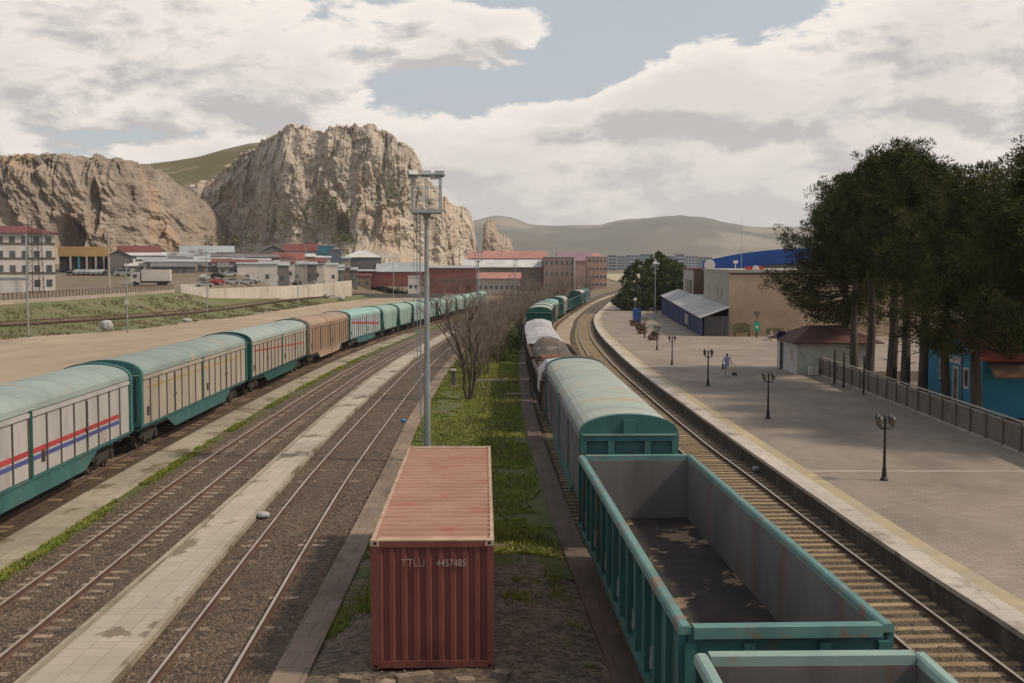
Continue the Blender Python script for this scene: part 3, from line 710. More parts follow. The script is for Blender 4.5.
def flat_load(yc, L, lab1, lab2, seed, n, mt=m_tarp_w):
    w = thing('flat_wagon', lab1, 'wagon', group=G2)
    MB().box(-1.4, 1.4, -L / 2, L / 2, .95, 1.25).build('deck', m_rustbody, w)
    for i in range(6):
        for s in (-1, 1): MB().box(s * 1.42 - .05, s * 1.42 + .05, -L / 2 + .4 + i * (L - .8) / 5 - .05, -L / 2 + .4 + i * (L - .8) / 5 + .05, 1.0, 2.3).build('stake', m_rustbody, w)
    for yy in (-L / 2 + 2, L / 2 - 2): bogie(w, yy)
    buffers(w, L / 2, 1); buffers(w, -L / 2, -1)
    place(w, T4, yc, L / 2 - 2)
    mb = MB(); dl = (L - .6) / n
    for k in range(n):
        a = -L / 2 + .3 + k * dl; rings = []
        for q in (0, .06, .5, .94, 1):
            y = a + dl * q; sh = .88 if q in (0, 1) else 1
            top = 2.65 + .25 * noise.noise(Vector((k * 3.1, q * 2, seed)))
            rings.append([(-1.4 * sh, y, 1.26), (-1.42 * sh, y, 2.4), (-1.2 * sh, y, top - .15), (-.4, y, top + .1), (.4, y, top + .12), (1.2 * sh, y, top - .1), (1.42 * sh, y, 2.4), (1.4 * sh, y, 1.26)])
        mb.loft(rings)
    o = mb.build('tarpaulin', mt, smooth=False); o.location = w.location; o.rotation_euler = w.rotation_euler
    tag(o, lab2, 'tarpaulin')
flat_load(96.2, 15.4, 'flat wagon under the crumpled pale blue-white tarpaulin', 'crumpled pale blue-white tarpaulin over a wagon load, behind the spoil heaps', 2.2, 3)
flat_load(113.5, 16.4, 'flat wagon carrying white bundles, just behind the crumpled tarpaulin', 'white wrapped bundles split in three bands on a flat wagon', 5.2, 3)
flat_load(130.0, 14.6, 'flat wagon with white bundles directly before the arched green end wall', 'white wrapped bundles directly before the arched green end wall', 8.2, 2)
y = 139.2
seq = [('c', 18, 'grey green arched roof wagon facing the white bundles', m_door_grey, m_roof_grey, m_teal_d), ('c', 18, 'second grey green arched roof wagon behind the white bundles', m_door_grey, m_roof_grey, m_teal_d),
       ('c', 15, 'mint roofed wagon with teal ends on the far curve', m_teal_d, m_roof_mint, m_teal), ('c', 15, 'white sided covered wagon between mint roof and dark green wagon', m_door_white, m_roof_mint, m_teal),
       ('g', 17, 'dark green open wagon on the far curve', m_teal_d, m_teal_d, m_teal_d), ('c', 17, 'white covered wagon between dark green and blue wagons on the far curve', m_door_white, m_door_white, m_teal),
       ('g', 17, 'blue green open wagon behind the white covered wagon on the far curve', m_teal, m_teal, m_teal_d), ('g', 17, 'dark green open wagon before the last of the far train', m_teal_d, m_teal_d, m_teal_d),
       ('g', 17, 'last dark green open wagon visible on the far curve', m_teal_d, m_teal_d, m_teal_d), ('c', 17, 'far covered wagon with white roof near the dark trees', m_teal_d, m_door_white, m_teal_d),
       ('c', 17, 'blue covered wagon at the far end of the curve', m_teal, m_teal, m_teal)]
for k, L, lab, a, b2, c in seq:
    yc = y + L / 2
    if k == 'c': w = covered_wagon(lab, a, b2, c, length=L, doors=1, ribs_n=8, group=G2)
    else: w = gondola(lab, a, a, m_under, length=L, top=3.1, n=9, group=G2)
    place(w, T4, yc, L / 2 - 2.2); y += L + 1.1
w = gondola('low dark green open wagon parked alone behind the brown covered wagon', m_teal_d, m_teal_d, m_greysteel, length=14, top=2.55, n=9)
w.location = (-25.2, 139, gz(139) + .1); w.rotation_euler = (0, 0, R(1))
w = gondola('low green open wagon parked behind the pale blue covered wagon', m_teal_d, m_teal, m_greysteel, length=14, top=2.4, n=9)
w.location = (-25.2, 158, gz(158) + .1); w.rotation_euler = (0, 0, R(-1))

# ------------------------------------------------------------------ red container
ct = thing('shipping_container', 'rusty red corrugated shipping container standing on the island', 'container', (-1.72, 29.5, .24), R(1.35))
L2, W2, H2 = 6.095, 1.219, 2.59
def corr(n, d, flat=.5):
    """trapezoid corrugation: list of (pos 0..1, depth)"""
    r = []
    for i in range(n):
        a = i / n; q = 1 / n
        r += [(a + .02 * q, 0), (a + .34 * q, 0), (a + .5 * q, d), (a + .84 * q, d), (a + q, 0)]
    return r
fr = MB()
for x in (-1, 1):
    for y in (-1, 1): fr.box(*sorted((x * W2, x * (W2 - .13))), *sorted((y * L2, y * (L2 - .14))), .12, H2 - .13)
for y in (-1, 1):
    fr.box(-W2 + .13, W2 - .13, *sorted((y * L2, y * (L2 - .10))), H2 - .14, H2 - .02)
    fr.box(-W2 + .13, W2 - .13, *sorted((y * L2, y * (L2 - .10))), .02, .16)
for x in (-1, 1): fr.box(*sorted((x * W2, x * (W2 - .08))), -L2 + .14, L2 - .14, .02, .18)
fr.build('frame', m_cont, ct)
tr = MB()
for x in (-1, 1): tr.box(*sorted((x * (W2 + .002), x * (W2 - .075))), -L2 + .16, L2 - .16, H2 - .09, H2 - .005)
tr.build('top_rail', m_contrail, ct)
for y in (-1, 1): MB().box(-W2 + .15, W2 - .15, *sorted((y * (L2 - .01), y * (L2 - .30))), H2 - .018, H2 + .004).build('header_plate', m_contrail, ct)
for x in (-1, 1):
    for y in (-1, 1):
        for z in (.0, H2 - .115):
            c = MB().box(*sorted((x * (W2 + .005), x * (W2 - .17))), *sorted((y * (L2 + .005), y * (L2 - .18))), z, z + .122)
            o = c.build('corner_casting', m_cont if z < 1 else m_contrail, ct)
            MB().box(*sorted((x * (W2 - .06), x * (W2 - .12))), *sorted((y * (L2 + .006), y * (L2 + .0085))), z + .03, z + .09).build('casting_hole', m_black, o)
def corr_wall(n, d, a0, a1, z0, z1, axis, pos, sgn, mt, name, par):
    pts = [(a0, 0)] + [(a0 + (a1 - a0) * p, q) for p, q in corr(n, d)] + [(a1, 0)]
    mb = MB(); vs = []
    for a, q in pts:
        for z in (z0, z1):
            vs.append((a, pos + sgn * q, z) if axis == 'x' else (pos + sgn * q, a, z))
    mb.add(vs, [(2 * i, 2 * i + 2, 2 * i + 3, 2 * i + 1) for i in range(len(pts) - 1)])
    return mb.build(name, mt, par)
fw = corr_wall(9, .045, -W2 + .13, W2 - .13, .16, H2 - .14, 'x', -L2 + .02, 1, m_cont, 'end_wall', ct)
corr_wall(9, .045, -W2 + .13, W2 - .13, .16, H2 - .14, 'x', L2 - .02, -1, m_cont, 'end_wall', ct)
corr_wall(44, .036, -L2 + .14, L2 - .14, .18, H2 - .09, 'y', -W2 + .02, 1, m_cont, 'side_wall', ct)
corr_wall(44, .036, -L2 + .14, L2 - .14, .18, H2 - .09, 'y', W2 - .02, -1, m_cont, 'side_wall', ct)
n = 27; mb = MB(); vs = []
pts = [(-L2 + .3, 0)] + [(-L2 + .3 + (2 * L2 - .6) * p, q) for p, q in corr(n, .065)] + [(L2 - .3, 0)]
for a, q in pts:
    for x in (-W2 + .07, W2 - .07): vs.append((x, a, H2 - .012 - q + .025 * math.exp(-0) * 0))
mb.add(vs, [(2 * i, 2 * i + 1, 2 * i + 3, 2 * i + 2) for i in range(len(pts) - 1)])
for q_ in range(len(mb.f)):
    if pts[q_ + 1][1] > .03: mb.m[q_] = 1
mb.build('roof', [m_controof, mat('container_groove_shade', (.21, .10, .07), (.16, .075, .055), 2, c3=(.11, .07, .05), s3=1.5, t3=(.5, .65))], ct)  # shade between the ridges painted into the groove colour, with dirt patches
def text(name, s, size, loc, rot, mt, parent=None, ext=.002, align='LEFT', sx=1.0):
    cu = bpy.data.curves.new(name, 'FONT'); cu.body = s; cu.size = size; cu.extrude = ext; cu.align_x = align
    cu.materials.append(mt)
    o = bpy.data.objects.new(name, cu); col.objects.link(o)
    dg = bpy.context.evaluated_depsgraph_get(); me = bpy.data.meshes.new_from_object(o.evaluated_get(dg)); me.name = name
    bpy.data.objects.remove(o)
    o = bpy.data.objects.new(name, me); col.objects.link(o)
    o.location = loc; o.rotation_euler = rot; o.scale = (sx, 1, 1)
    if parent: o.parent = parent
    return o
m_mark = mat('faded_white_marks', (.42, .37, .33), (.34, .27, .235), 6)
m_mark2 = mat('faded_dark_marks', (.33, .24, .20), (.24, .15, .13), 5)
text('marking', 'TTLU', .22, (-.62, -L2 - .004, H2 - .52), (R(90), 0, 0), m_mark2, fw, sx=.9)
text('marking', '4457485', .20, (.08, -L2 - .004, H2 - .52), (R(90), 0, 0), m_mark, fw, sx=.85)
mb = MB(); mb.add([(-4.6, 18, -.05), (4, 18, -.05), (4, 23, .1)], [(0, 1, 2)])
# rubble and timber at the foot of the container
for i, (x, y, a, l) in enumerate(((-1.9, 22.75, .5, .75), (-3.1, 22.6, -.2, .45), (-2.4, 22.3, 1.2, .4), (-.9, 22.5, .3, .35), (-.2, 22.9, -.4, .3))):
    o = MB().obox((0, 0, .08), l, .22, .14, 0).build('timber_offcut', m_sleeper_c); o.location = (x, y, hump(x, y)); o.rotation_euler = (0, .05, a)
    tag(o, ('largest', 'leftmost', 'middle', 'small', 'rightmost')[i] + ' broken block lying on the dirt before the container', 'rubble')

# ------------------------------------------------------------------ floodlight mast with cage and ladder
def flood_mast(label, x, y, H=11.9):
    root = thing('floodlight_mast', label, 'floodlight mast', (x, y, gz(y)), R(8), 'floodlight masts along the island')
    MB().cyl((0, 0), .14, 0, 4, 10, .13).cyl((0, 0), .12, 4, 8, 10, .105).cyl((0, 0), .095, 8, H - 1.5, 10, .08).cyl((0, 0), .3, 0, .06, 12).build('pole', m_metal, root)
    l = MB()
    for s in (-.13, .13): l.box(-.27 - .018, -.27 + .018, s - .018, s + .018, .9, H - 1.4)
    k = 1.0
    while k < H - 1.4: l.box(-.28, -.26, -.13, .13, k, k + .025); k += .3
    k = 1.5
    while k < H - 2:
        l.box(-.27, -.10, -.015, .015, k, k + .04); k += 2
    k = 2.5
    while k < H - 1.6:
        pts = [(-.27 - .26 * math.sin(a), .26 * math.cos(a) , k) for a in [i * math.pi / 6 for i in range(7)]]
        l.tube(pts, .012, 4); k += .75
    for a in (.5, 1.57, 2.6): l.tube([(-.27 - .26 * math.sin(a), .26 * math.cos(a), 2.5), (-.27 - .26 * math.sin(a), .26 * math.cos(a), H - 1.6)], .01, 4)
    l.build('ladder', m_metal, root)
    p = MB().box(-.62, .62, -.62, .62, H - 1.5, H - 1.44).box(-.62, .62, -.62, -.58, H - 1.44, H - 1.37).box(-.62, .62, .58, .62, H - 1.44, H - 1.37).box(-.62, -.58, -.58, .58, H - 1.44, H - 1.37).box(.58, .62, -.58, .58, H - 1.44, H - 1.37)
    p.tube([(0, 0, H - 1.75), (0, 0, H - 1.5)], [.09, .22], 8)
    p.build('platform', m_metal, root)
    r = MB()
    for a in (-.58, 0, .58):
        for b_ in (-.58, .58): r.box(a - .018, a + .018, b_ - .018, b_ + .018, H - 1.44, H); 
    for a in (-.58, .58): r.box(a - .018, a + .018, -.018, .018, H - 1.44, H)
    for z in (H - .95, H - .45):
        for b_ in (-.58, .58): r.box(-.58, .58, b_ - .012, b_ + .012, z, z + .024); r.box(b_ - .012, b_ + .012, -.58, .58, z, z + .024)
    r.box(-.75, .75, -.03, .03, H, H + .06).box(-.03, .03, -.75, .75, H + .06, H + .1)
    r.box(-.75, .75, -.6, -.56, H, H + .05)
    r.build('railing', m_metal, root)
    for i, (a, b_, rz) in enumerate(((-.6, -.62, .3), (-.05, -.66, 0), (.5, -.62, -.3), (-.5, .6, 2.8), (.4, .6, 3.4))):
        f = MB().prism([(-.09, -.10), (.10, -.13), (.10, .13), (-.09, .08)], 'x', -.19, .19)
        o = f.build('floodlight', m_metal, root); o.location = (a, b_, H + .10); o.rotation_euler = (R(-25), 0, rz)
        MB().box(-.16, .16, .101, .104, -.11, .11).build('lens', m_white, o)
flood_mast('tall galvanised floodlight mast with caged ladder right behind the red container', -3.55, 50)
flood_mast('smaller looking floodlight mast standing in front of the gap in the cliffs', -5.4, 193)
flood_mast('farthest floodlight mast above the long pink roofed building', 1.0, 390)

def simple_pole(name, label, base, H, r0, r1, mt, arms=(), cat='pole', group=None, box=None):
    root = thing(name, label, cat, base, 0, group)
    MB().cyl((0, 0), r0, -.1, H, 8, r1).build('post', mt, root)
    if arms:
        a = MB()
        for (z, w) in arms: a.box(-w, w, -.05, .05, z, z + .09)
        a.build('crossarm', mt, root)
        i = MB()
        for (z, w) in arms:
            for q in (-w + .1, -w * .4, w * .4, w - .1): i.cyl((q, 0), .05, z + .09, z + .28, 6)
        i.build('insulators', m_black, root)
    if box: MB().box(-.25, .25, -.3, -.12, box, box + .6).build('meter_box', m_white, root)
    return root
def gp(x, y, dz=0): return (x, y, T(x, y) + dz)
simple_pole('lamp_mast', 'grey steel pole at the left edge of the sandy yard before the apartment block', gp(-62.5, 154.8), 13.3, .16, .10, m_metal, ((12.6, .9),))
simple_pole('electric_pole', 'grey pole with a white meter box at the edge of the yard', gp(-53.6, 167), 9.8, .12, .08, m_metal, (), box=4.0)
simple_pole('concrete_pole', 'thick beige concrete pole by the fence, left of the white truck', gp(-80.5, 240), 12.2, .26, .15, m_conc, ((11.6, .7),))
simple_pole('electric_pole', 'thin pole on the grass in front of the low white wall', gp(-59.2, 233), 12.8, .11, .07, m_metal, ((12.2, .6),))
simple_pole('electric_pole', 'thin pole before the tall end of the beige concrete wall', gp(-53.5, 300), 14.5, .12, .08, m_metal, ((13.8, .6),))
simple_pole('electric_pole', 'slim pole in front of the red warehouse', gp(-37, 375), 13, .12, .08, m_metal, ((12.4, .6),))
simple_pole('electric_pole', 'slim pole beside the grey round roofed store', gp(-60, 350), 13, .12, .08, m_metal, ((12.2, .7),))
simple_pole('light_mast', 'tall thin light mast at the far end of the platform', (24.3, 204, PT(204)), 9.2, .09, .05, m_metal, ((9.1, .55),), 'mast')
simple_pole('antenna', 'thin antenna rising above the brown station wall', (30.5, 160, 5), 9.2, .04, .025, m_metal, (), 'antenna')
# lattice pylon in front of the apartment block
py = thing('lattice_pylon', 'rusty lattice pylon with crossarms in front of the apartment block', 'pylon', gp(-88, 222))
for sx_ in (-1, 1):
    for sy_ in (-1, 1):
        MB().tube([(sx_ * 1.1, sy_ * 1.1, 0), (sx_ * .8, sy_ * .8, 13.5)], .07, 4).build('leg', m_under, py)
m_ = MB()
for k in range(10):
    z0, z1 = k * 1.35, (k + 1) * 1.35; w0, w1 = 1.1 - .03 * k, 1.1 - .03 * (k + 1)
    for s in (-1, 1):
        m_.tube([(-w0, s * w0, z0), (w1, s * w1, z1)], .035, 3); m_.tube([(w0, s * w0, z0), (-w1, s * w1, z1)], .035, 3)
        m_.tube([(s * w0, -w0, z0), (s * w1, w1, z1)], .035, 3)
m_.build('lattice', m_under, py)
m_ = MB()
for z in (9.5, 10.6, 12.6): m_.tube([(-2.5, 0, z), (2.5, 0, z)], .07, 4)
m_.build('crossarm', m_under, py)

# ------------------------------------------------------------------ platform lamps
m_lampglass = mat('lantern_glass', (.13, .105, .08), (.09, .075, .06), 5, rough=.3, spec=.5)
def lamp(label, x, y, mt=m_black, base=None, H=2.3):
    root = thing('street_lamp', label, 'street lamp', (x, y, PT(y) + .005), R(20), 'ornate black lamps on the platform')
    MB().tube([(0, 0, 0), (0, 0, .05), (0, 0, .12), (0, 0, .35), (0, 0, .5), (0, 0, 1.2), (0, 0, H - .3), (0, 0, H - .1), (0, 0, H)], [.15, .14, .09, .075, .055, .045, .04, .06, .02], 10).build('post', mt, root)
    for i in range(4):
        a = i * math.pi / 2 + .35; c, s = math.cos(a), math.sin(a)
        z = H - .38
        ar = MB().tube([(0, 0, z), (c * .12, s * .12, z - .09), (c * .25, s * .25, z - .07), (c * .31, s * .31, z + .04)], .02, 5).build('arm', mt, root)
        ln = MB(); X, Y_ = c * .31, s * .31
        ln.tube([(X, Y_, z + .06), (X, Y_, z + .28)], [.055, .105], 6)
        l = ln.build('lantern', m_lampglass, ar)
        MB().tube([(X, Y_, z + .28), (X, Y_, z + .37), (X, Y_, z + .42)], [.125, .05, .012], 6).tube([(X, Y_, z + .03), (X, Y_, z + .06)], [.03, .065], 6).build('lantern_cap', mt, ar)
    return root
for (x, y), lb in zip(((13.15, 42.0), (12.75, 59.4), (12.58, 76.7), (12.67, 94.7), (13.87, 114.5), (15.39, 139.0), (18.05, 170.3)),
        ('nearest black four-lantern lamp on the platform, right of the green wagon', 'second nearest black four-lantern platform lamp, left of the white kiosk', 'black four-lantern lamp just left of the walking person', 'black four-lantern lamp second beyond the walking person', 'black four-lantern lamp third beyond the walking person',
         'platform lamp with blue lower post beside the planters', 'green posted platform lamp just before the blue booth')):
    lamp(lb, x, y, m_black)
for (x, y), lb in zip(((20.9, 77.5), (20.9, 75.3), (20.9, 71.0)), ('dark post of the fence line nearest the kiosk', 'middle dark lamp post at the fence under the pines', 'nearest dark lamp post at the fence under the pines')):
    simple_pole('lamp_post', lb, (x, y, PT(y)), 2.25, .07, .045, m_black, (), 'lamp post', 'dark posts along the platform fence')
m_boothblue = mat('booth_blue', (.02, .10, .33), (.015, .08, .26), 2, rough=.5)
m_pale = mat('pale_paint', (.42, .42, .40), None, 1)
bt = thing('phone_booth', 'bright blue rounded booth at the far end of the planter row', 'booth', (19.6, 188, PT(188)))
MB().prism([(-.62, 0), (.62, 0), (.62, 2.0), (.5, 2.25), (.2, 2.35), (-.2, 2.35), (-.5, 2.25), (-.62, 2.0)], 'y', -.5, .5).build('shell', m_boothblue, bt)
MB().box(-.4, .4, -.52, -.505, .3, 1.9).build('panel', m_boothblue, bt)
gl = thing('globe_lamp', 'white globe lamp rising behind the blue booth', 'street lamp', (19.9, 194, PT(194)))
MB().cyl((0, 0), .06, 0, 3.4, 8, .045).build('post', m_metal, gl)
def ball(r, seg=10, rings=6, sq=1.0):
    mb = MB(); mb.loft([[(r * math.sin(math.pi * i / rings) * math.cos(2 * math.pi * j / seg), r * math.sin(math.pi * i / rings) * math.sin(2 * math.pi * j / seg), -r * sq * math.cos(math.pi * i / rings)) for j in range(seg)] for i in range(1, rings)]); return mb
o = ball(.28).build('globe', m_white, gl, smooth=True); o.location = (0, 0, 3.6)

# ------------------------------------------------------------------ foliage
def leaf_clump(mb, c, r, n, ln, w, rng, up=.0, pine=True):
    for _ in range(n):
        d = Vector((rng.gauss(0, 1), rng.gauss(0, 1), rng.gauss(0, 1) + up)).normalized()
        p = c + d * r * (.25 + .75 * rng.random() ** .6)
        t = (d + Vector((rng.uniform(-.6, .6), rng.uniform(-.6, .6), rng.uniform(-.2, .8)))).normalized()
        s = t.cross(Vector((rng.uniform(-1, 1), rng.uniform(-1, 1), rng.uniform(-1, 1)))).normalized() * w
        if pine: mb.add([p - s - t * ln * .5, p + s - t * ln * .5, p + t * ln * .5], [(0, 1, 2)])
        else: mb.add([p - t * ln * .5, p + s, p + t * ln * .5, p - s], [(0, 1, 2, 3)])
def pine(seed, H=15.5, base=5.0, R0=5.2, nb=50):
    rng = random.Random(seed); crown = MB(); limb = MB()
    for i in range(nb):
        f = (i + rng.random()) / nb
        z = base - 1.0 + (H - base - .6) * f
        L = R0 * (1 - .72 * f ** 1.8) * rng.uniform(.62, 1.0)
        if f < .1: L *= .75
        a = i * 2.4 + rng.uniform(-.5, .5); c, s = math.cos(a), math.sin(a)
        rise = .12 + .55 * f; pts = []
        for k in range(5):
            q = k / 4; pts.append(Vector((c * L * q, s * L * q, z + L * rise * q * .8 - .5 * L * q * (1 - q) + rng.uniform(-.1, .1))))
        limb.tube(pts, [.10, .075, .055, .035, .015], 4)
        nc = 5 + int(L * 1.5)
        for k in range(nc):
            q = .35 + .68 * k / nc; j = min(3, int(q * 4)); fr_ = q * 4 - j
            p = pts[j].lerp(pts[j + 1], min(1, fr_)) + Vector((rng.gauss(0, .42), rng.gauss(0, .42), rng.gauss(.12, .28)))
            leaf_clump(crown, p, rng.uniform(.42, .70), 62, .21, .036, rng, up=.35)
    for _ in range(26):
        a = rng.uniform(0, 6.28); r = rng.uniform(0, R0 * .33)
        leaf_clump(crown, Vector((math.cos(a) * r, math.sin(a) * r, H - .4 - .25 * r * r / R0 + rng.uniform(-.6, .5))), rng.uniform(.35, .6), 55, .22, .036, rng, up=.6)
    tr_ = MB(); bx, by = rng.uniform(-.25, .25), rng.uniform(-.25, .25)
    tr_.tube([(0, 0, -.1), (0, 0, .3), (bx, by, 4), (bx * .6, by * .6, 9), (0, 0, H - .8)], [.42, .33, .27, .2, .05], 10)
    for k in range(7):
        z = 2.2 + k * .55; a = rng.uniform(0, 6.28); tr_.tube([(bx * z / 4, by * z / 4, z), (bx + math.cos(a) * .7, by + math.sin(a) * .7, z + .15)], [.05, .015], 4)
    return tr_, limb, crown
protos = []
pine_spots = [(24.3, 88, 15.0, 1.0, 0, 'pine nearest the white kiosk, its crown reaching out over the platform'), (24.2, 84.5, 14.6, .95, 1, 'slim pine second from the kiosk'), (24.0, 80.5, 15.8, 1, 1, 'pine third from the kiosk behind the fence'),
              (24.4, 77, 16.0, 1.1, 2, 'thick trunked pine in the middle of the row'), (24.5, 74.5, 15.9, 1, 1, 'pine just right of the thick trunked one'), (24.4, 71, 14.7, .95, 2, 'pine before the gap of white light, left of the blue house'),
              (24.2, 66.5, 12.6, .85, 2, 'lower pine at the dip between the two big crowns'), (24.0, 61.5, 13.4, .95, 0, 'dark pine standing in front of the blue house'), (25.0, 56.0, 14.4, 1.05, 2, 'tall pine at the right edge with its trunk before the red roof'),
              (29.5, 67, 14.0, 1.05, 0, 'pine rising behind the blue house'), (26.5, 50.5, 14.3, 1.1, 0, 'pine crown cut off by the right edge of the picture')]
for k in range(3):
    protos.append(pine(11 + k, 15.5, (5.6, 9.4, 8.6)[k], (6.1, 4.5, 5.0)[k], (88, 62, 72)[k]))
pm = {}
for i, (x, y, H, sc, k, lb) in enumerate(pine_spots):
    root = thing('pine_tree', lb, 'pine tree', (x, y, T(x, y) - .05), i * 1.1, 'pines behind the platform fence')
    if k not in pm:
        t_, l_, c_ = protos[k]
        pm[k] = (t_.build('trunk', m_bark, root), l_.build('limbs', m_bark, root), c_.build('crown', m_pine, root))
    else:
        for q in pm[k]:
            c = q.copy(); col.objects.link(c); c.parent = root
    root.scale = (sc, sc, H / 15.5)
# big dark broadleaf trees beyond the platform
def bushy(seed, H, Rr, n, ln=.5, w=.2, per=24, low=.1):
    rng = random.Random(seed); cr = MB(); tk = MB()
    tk.tube([(0, 0, 0), (0, 0, H * .5), (.1, 0, H * .8)], [.3, .2, .05], 8)
    for _ in range(9):
        a = rng.uniform(0, 6.28); tk.tube([(0, 0, H * rng.uniform(.15, .5)), (math.cos(a) * Rr * .6, math.sin(a) * Rr * .6, H * rng.uniform(.5, .8))], [.1, .03], 5)
    lob = [(rng.uniform(0, 6.28), rng.uniform(.1, .95), rng.uniform(.75, 1.1)) for _ in range(16)]
    for _ in range(n):
        a, f, g = rng.choice(lob); a += rng.gauss(0, .25); f = min(1, max(0, f + rng.gauss(0, .1)))
        rad = Rr * math.sin(math.pi * (low + (1 - low) * f) ** .8) ** .55 * g * rng.uniform(.55, 1)
        leaf_clump(cr, Vector((math.cos(a) * rad, math.sin(a) * rad, H * (low + (1 - low) * f) + rng.gauss(0, .2))), rng.uniform(.4, .8), per, ln, w, rng, pine=False)
    return tk, cr
for i, (x, y, H, Rr, lb) in enumerate(((27.3, 262, 9.6, 5.2, 'dark bushy tree left of the tall light mast, nearest the railway curve'), (32.3, 266, 12.6, 5.6, 'tallest dark tree beyond the platform, directly behind the light mast'), (35.5, 262, 11.2, 5.0, 'dark bushy tree between the light mast and the station tower'), (30, 280, 11.2, 5.0, 'dark tree behind the bushy group beyond the platform'), (36, 285, 12, 5, 'farther dark tree in the group behind the mast'))):
    tk, cr = bushy(40 + i, H, Rr, 420, low=.02)
    root = thing('broadleaf_tree', lb, 'tree', (x, y, T(x, y)), 0, 'dark trees beyond the platform')
    tk.build('trunk', m_bark, root); cr.build('crown', m_leaf, root)
# bare trees and thickets on the island
def bare(seed, H, stems=3, depth=5, r0=.11, spread=.5, twigs=True, md=3):
    rng = random.Random(seed); tk = MB(); tw = MB()
    def grow(p, d, L, r, k):
        n = 3; pts = [p]; dd = d.copy()
        for i in range(n):
            dd = (dd + Vector((rng.gauss(0, .13), rng.gauss(0, .13), rng.gauss(.04, .08)))).normalized(); pts.append(pts[-1] + dd * L / n)
        (tk if k >= md else tw).tube(pts, [r, r * .85, r * .75, r * .6], 6 if k >= md else 3)
        if k == 0: return
        for i in range(rng.choice((2, 3, 3))):
            q = rng.choice(pts[1:] + pts[2:]); nd = (dd + Vector((rng.gauss(0, spread), rng.gauss(0, spread), rng.gauss(.15, spread * .6)))).normalized()
            grow(q, nd, L * rng.uniform(.6, .82), r * .58, k - 1)
    for s in range(stems):
        a = s * 6.28 / stems + rng.uniform(-.4, .4); grow(Vector((math.cos(a) * .12, math.sin(a) * .12, -.05)), Vector((math.cos(a) * .25, math.sin(a) * .25, 1)).normalized(), H * .34, r0, depth)
    return tk, tw
def place_bare(root, meshes, x, y, rz, sc):
    root.location = (x, y, gz(y)); root.rotation_euler = (0, 0, rz); root.scale = (sc, sc, sc)
tk, tw = bare(5, 8.2, 3, 6, .12, .42)
root = thing('bare_tree', 'leafless tree with three stems on the green island, nearest the floodlight mast', 'bare tree', group='leafless trees on the island')
tk.build('trunk', m_bark, root); tw.build('branches', m_twig, root); place_bare(root, None, -2.7, 74.3, .6, .92)
bp_ = []
for k in range(4):
    tk, tw = bare(20 + k, 6.0, 6, 5, .05, .55, md=4)
    root = thing('bare_shrub', 'x', 'shrub', group='leafless shrubs crowding the island'); tk.build('stems', m_bark, root); tw.build('twigs', m_twig, root); bp_.append(root)
rng = random.Random(9); cnt = 0
spots = []
for i in range(46):
    y = 88 + 210 * (i / 46) ** 1.15 + rng.uniform(-2, 2)
    lo, hi = k3L(y) + 1.5 if y < 150 else T3(y) + 2.6, T4(y) - 2.6
    x = lo + (hi - lo) * rng.random() ** (1.3 if y < 130 else .9)
    spots.append((x, y, rng.uniform(0, 6.28), rng.uniform(.55, .95) if y < 120 else rng.uniform(.8, 1.25)))
for i, (x, y, rz, sc) in enumerate(spots):
    r = bp_[i] if i < 4 else copy_tree(bp_[i % 4])
    place_bare(r, None, x, y, rz, sc)
    r['label'] = 'leafless brown shrub in the thicket between the two wagon rows'
def tree_far(label, x, y, sc, rz, seed_i):
    r = copy_tree(bp_[seed_i]); r.location = (x, y, T(x, y)); r.rotation_euler = (0, 0, rz); r.scale = (sc,) * 3
    tag(r, label, 'bare tree', 'leafless trees around the far buildings'); r.name = 'bare_tree'; return r
for i in range(16):
    y = 300 + i * 9; x = (T3(y) + T4(y)) / 2 + rng.uniform(-9, 5)
    tree_far('leafless brown tree beyond the far end of the thicket, before the pink buildings', x, y, rng.uniform(1.2, 1.9), rng.uniform(0, 6), i % 4)
# small green shrubs among the thicket
for i, (x, y, H, lb) in enumerate(((-.2, 118, 2.0, 'green shrub at the right foot of the thicket beside the white bundles'), (.4, 128, 2.4, 'yellow green shrub farther along beside the white bundles'), (-1.5, 108, 1.4, 'low green shrub in front of the thicket'))):
    tk, cr = bushy(70 + i, H, 1.1, 40, .16, .06, 22); root = thing('green_shrub', lb, 'shrub', (x, y, gz(y))); tk2 = MB().tube([(0, 0, 0), (0, 0, H * .7)], [.05, .02], 5)
    tk2.build('stem', m_bark, root); cr.build('foliage', m_leaf, root)
tufts('dry_stalks', 'dry straw coloured stalks among the green grass of the island', 5000, 33, 140, lambda y: random.uniform(k3L(y) + .75, k4L(y) - .1), m_weed, .08, .28, .0)
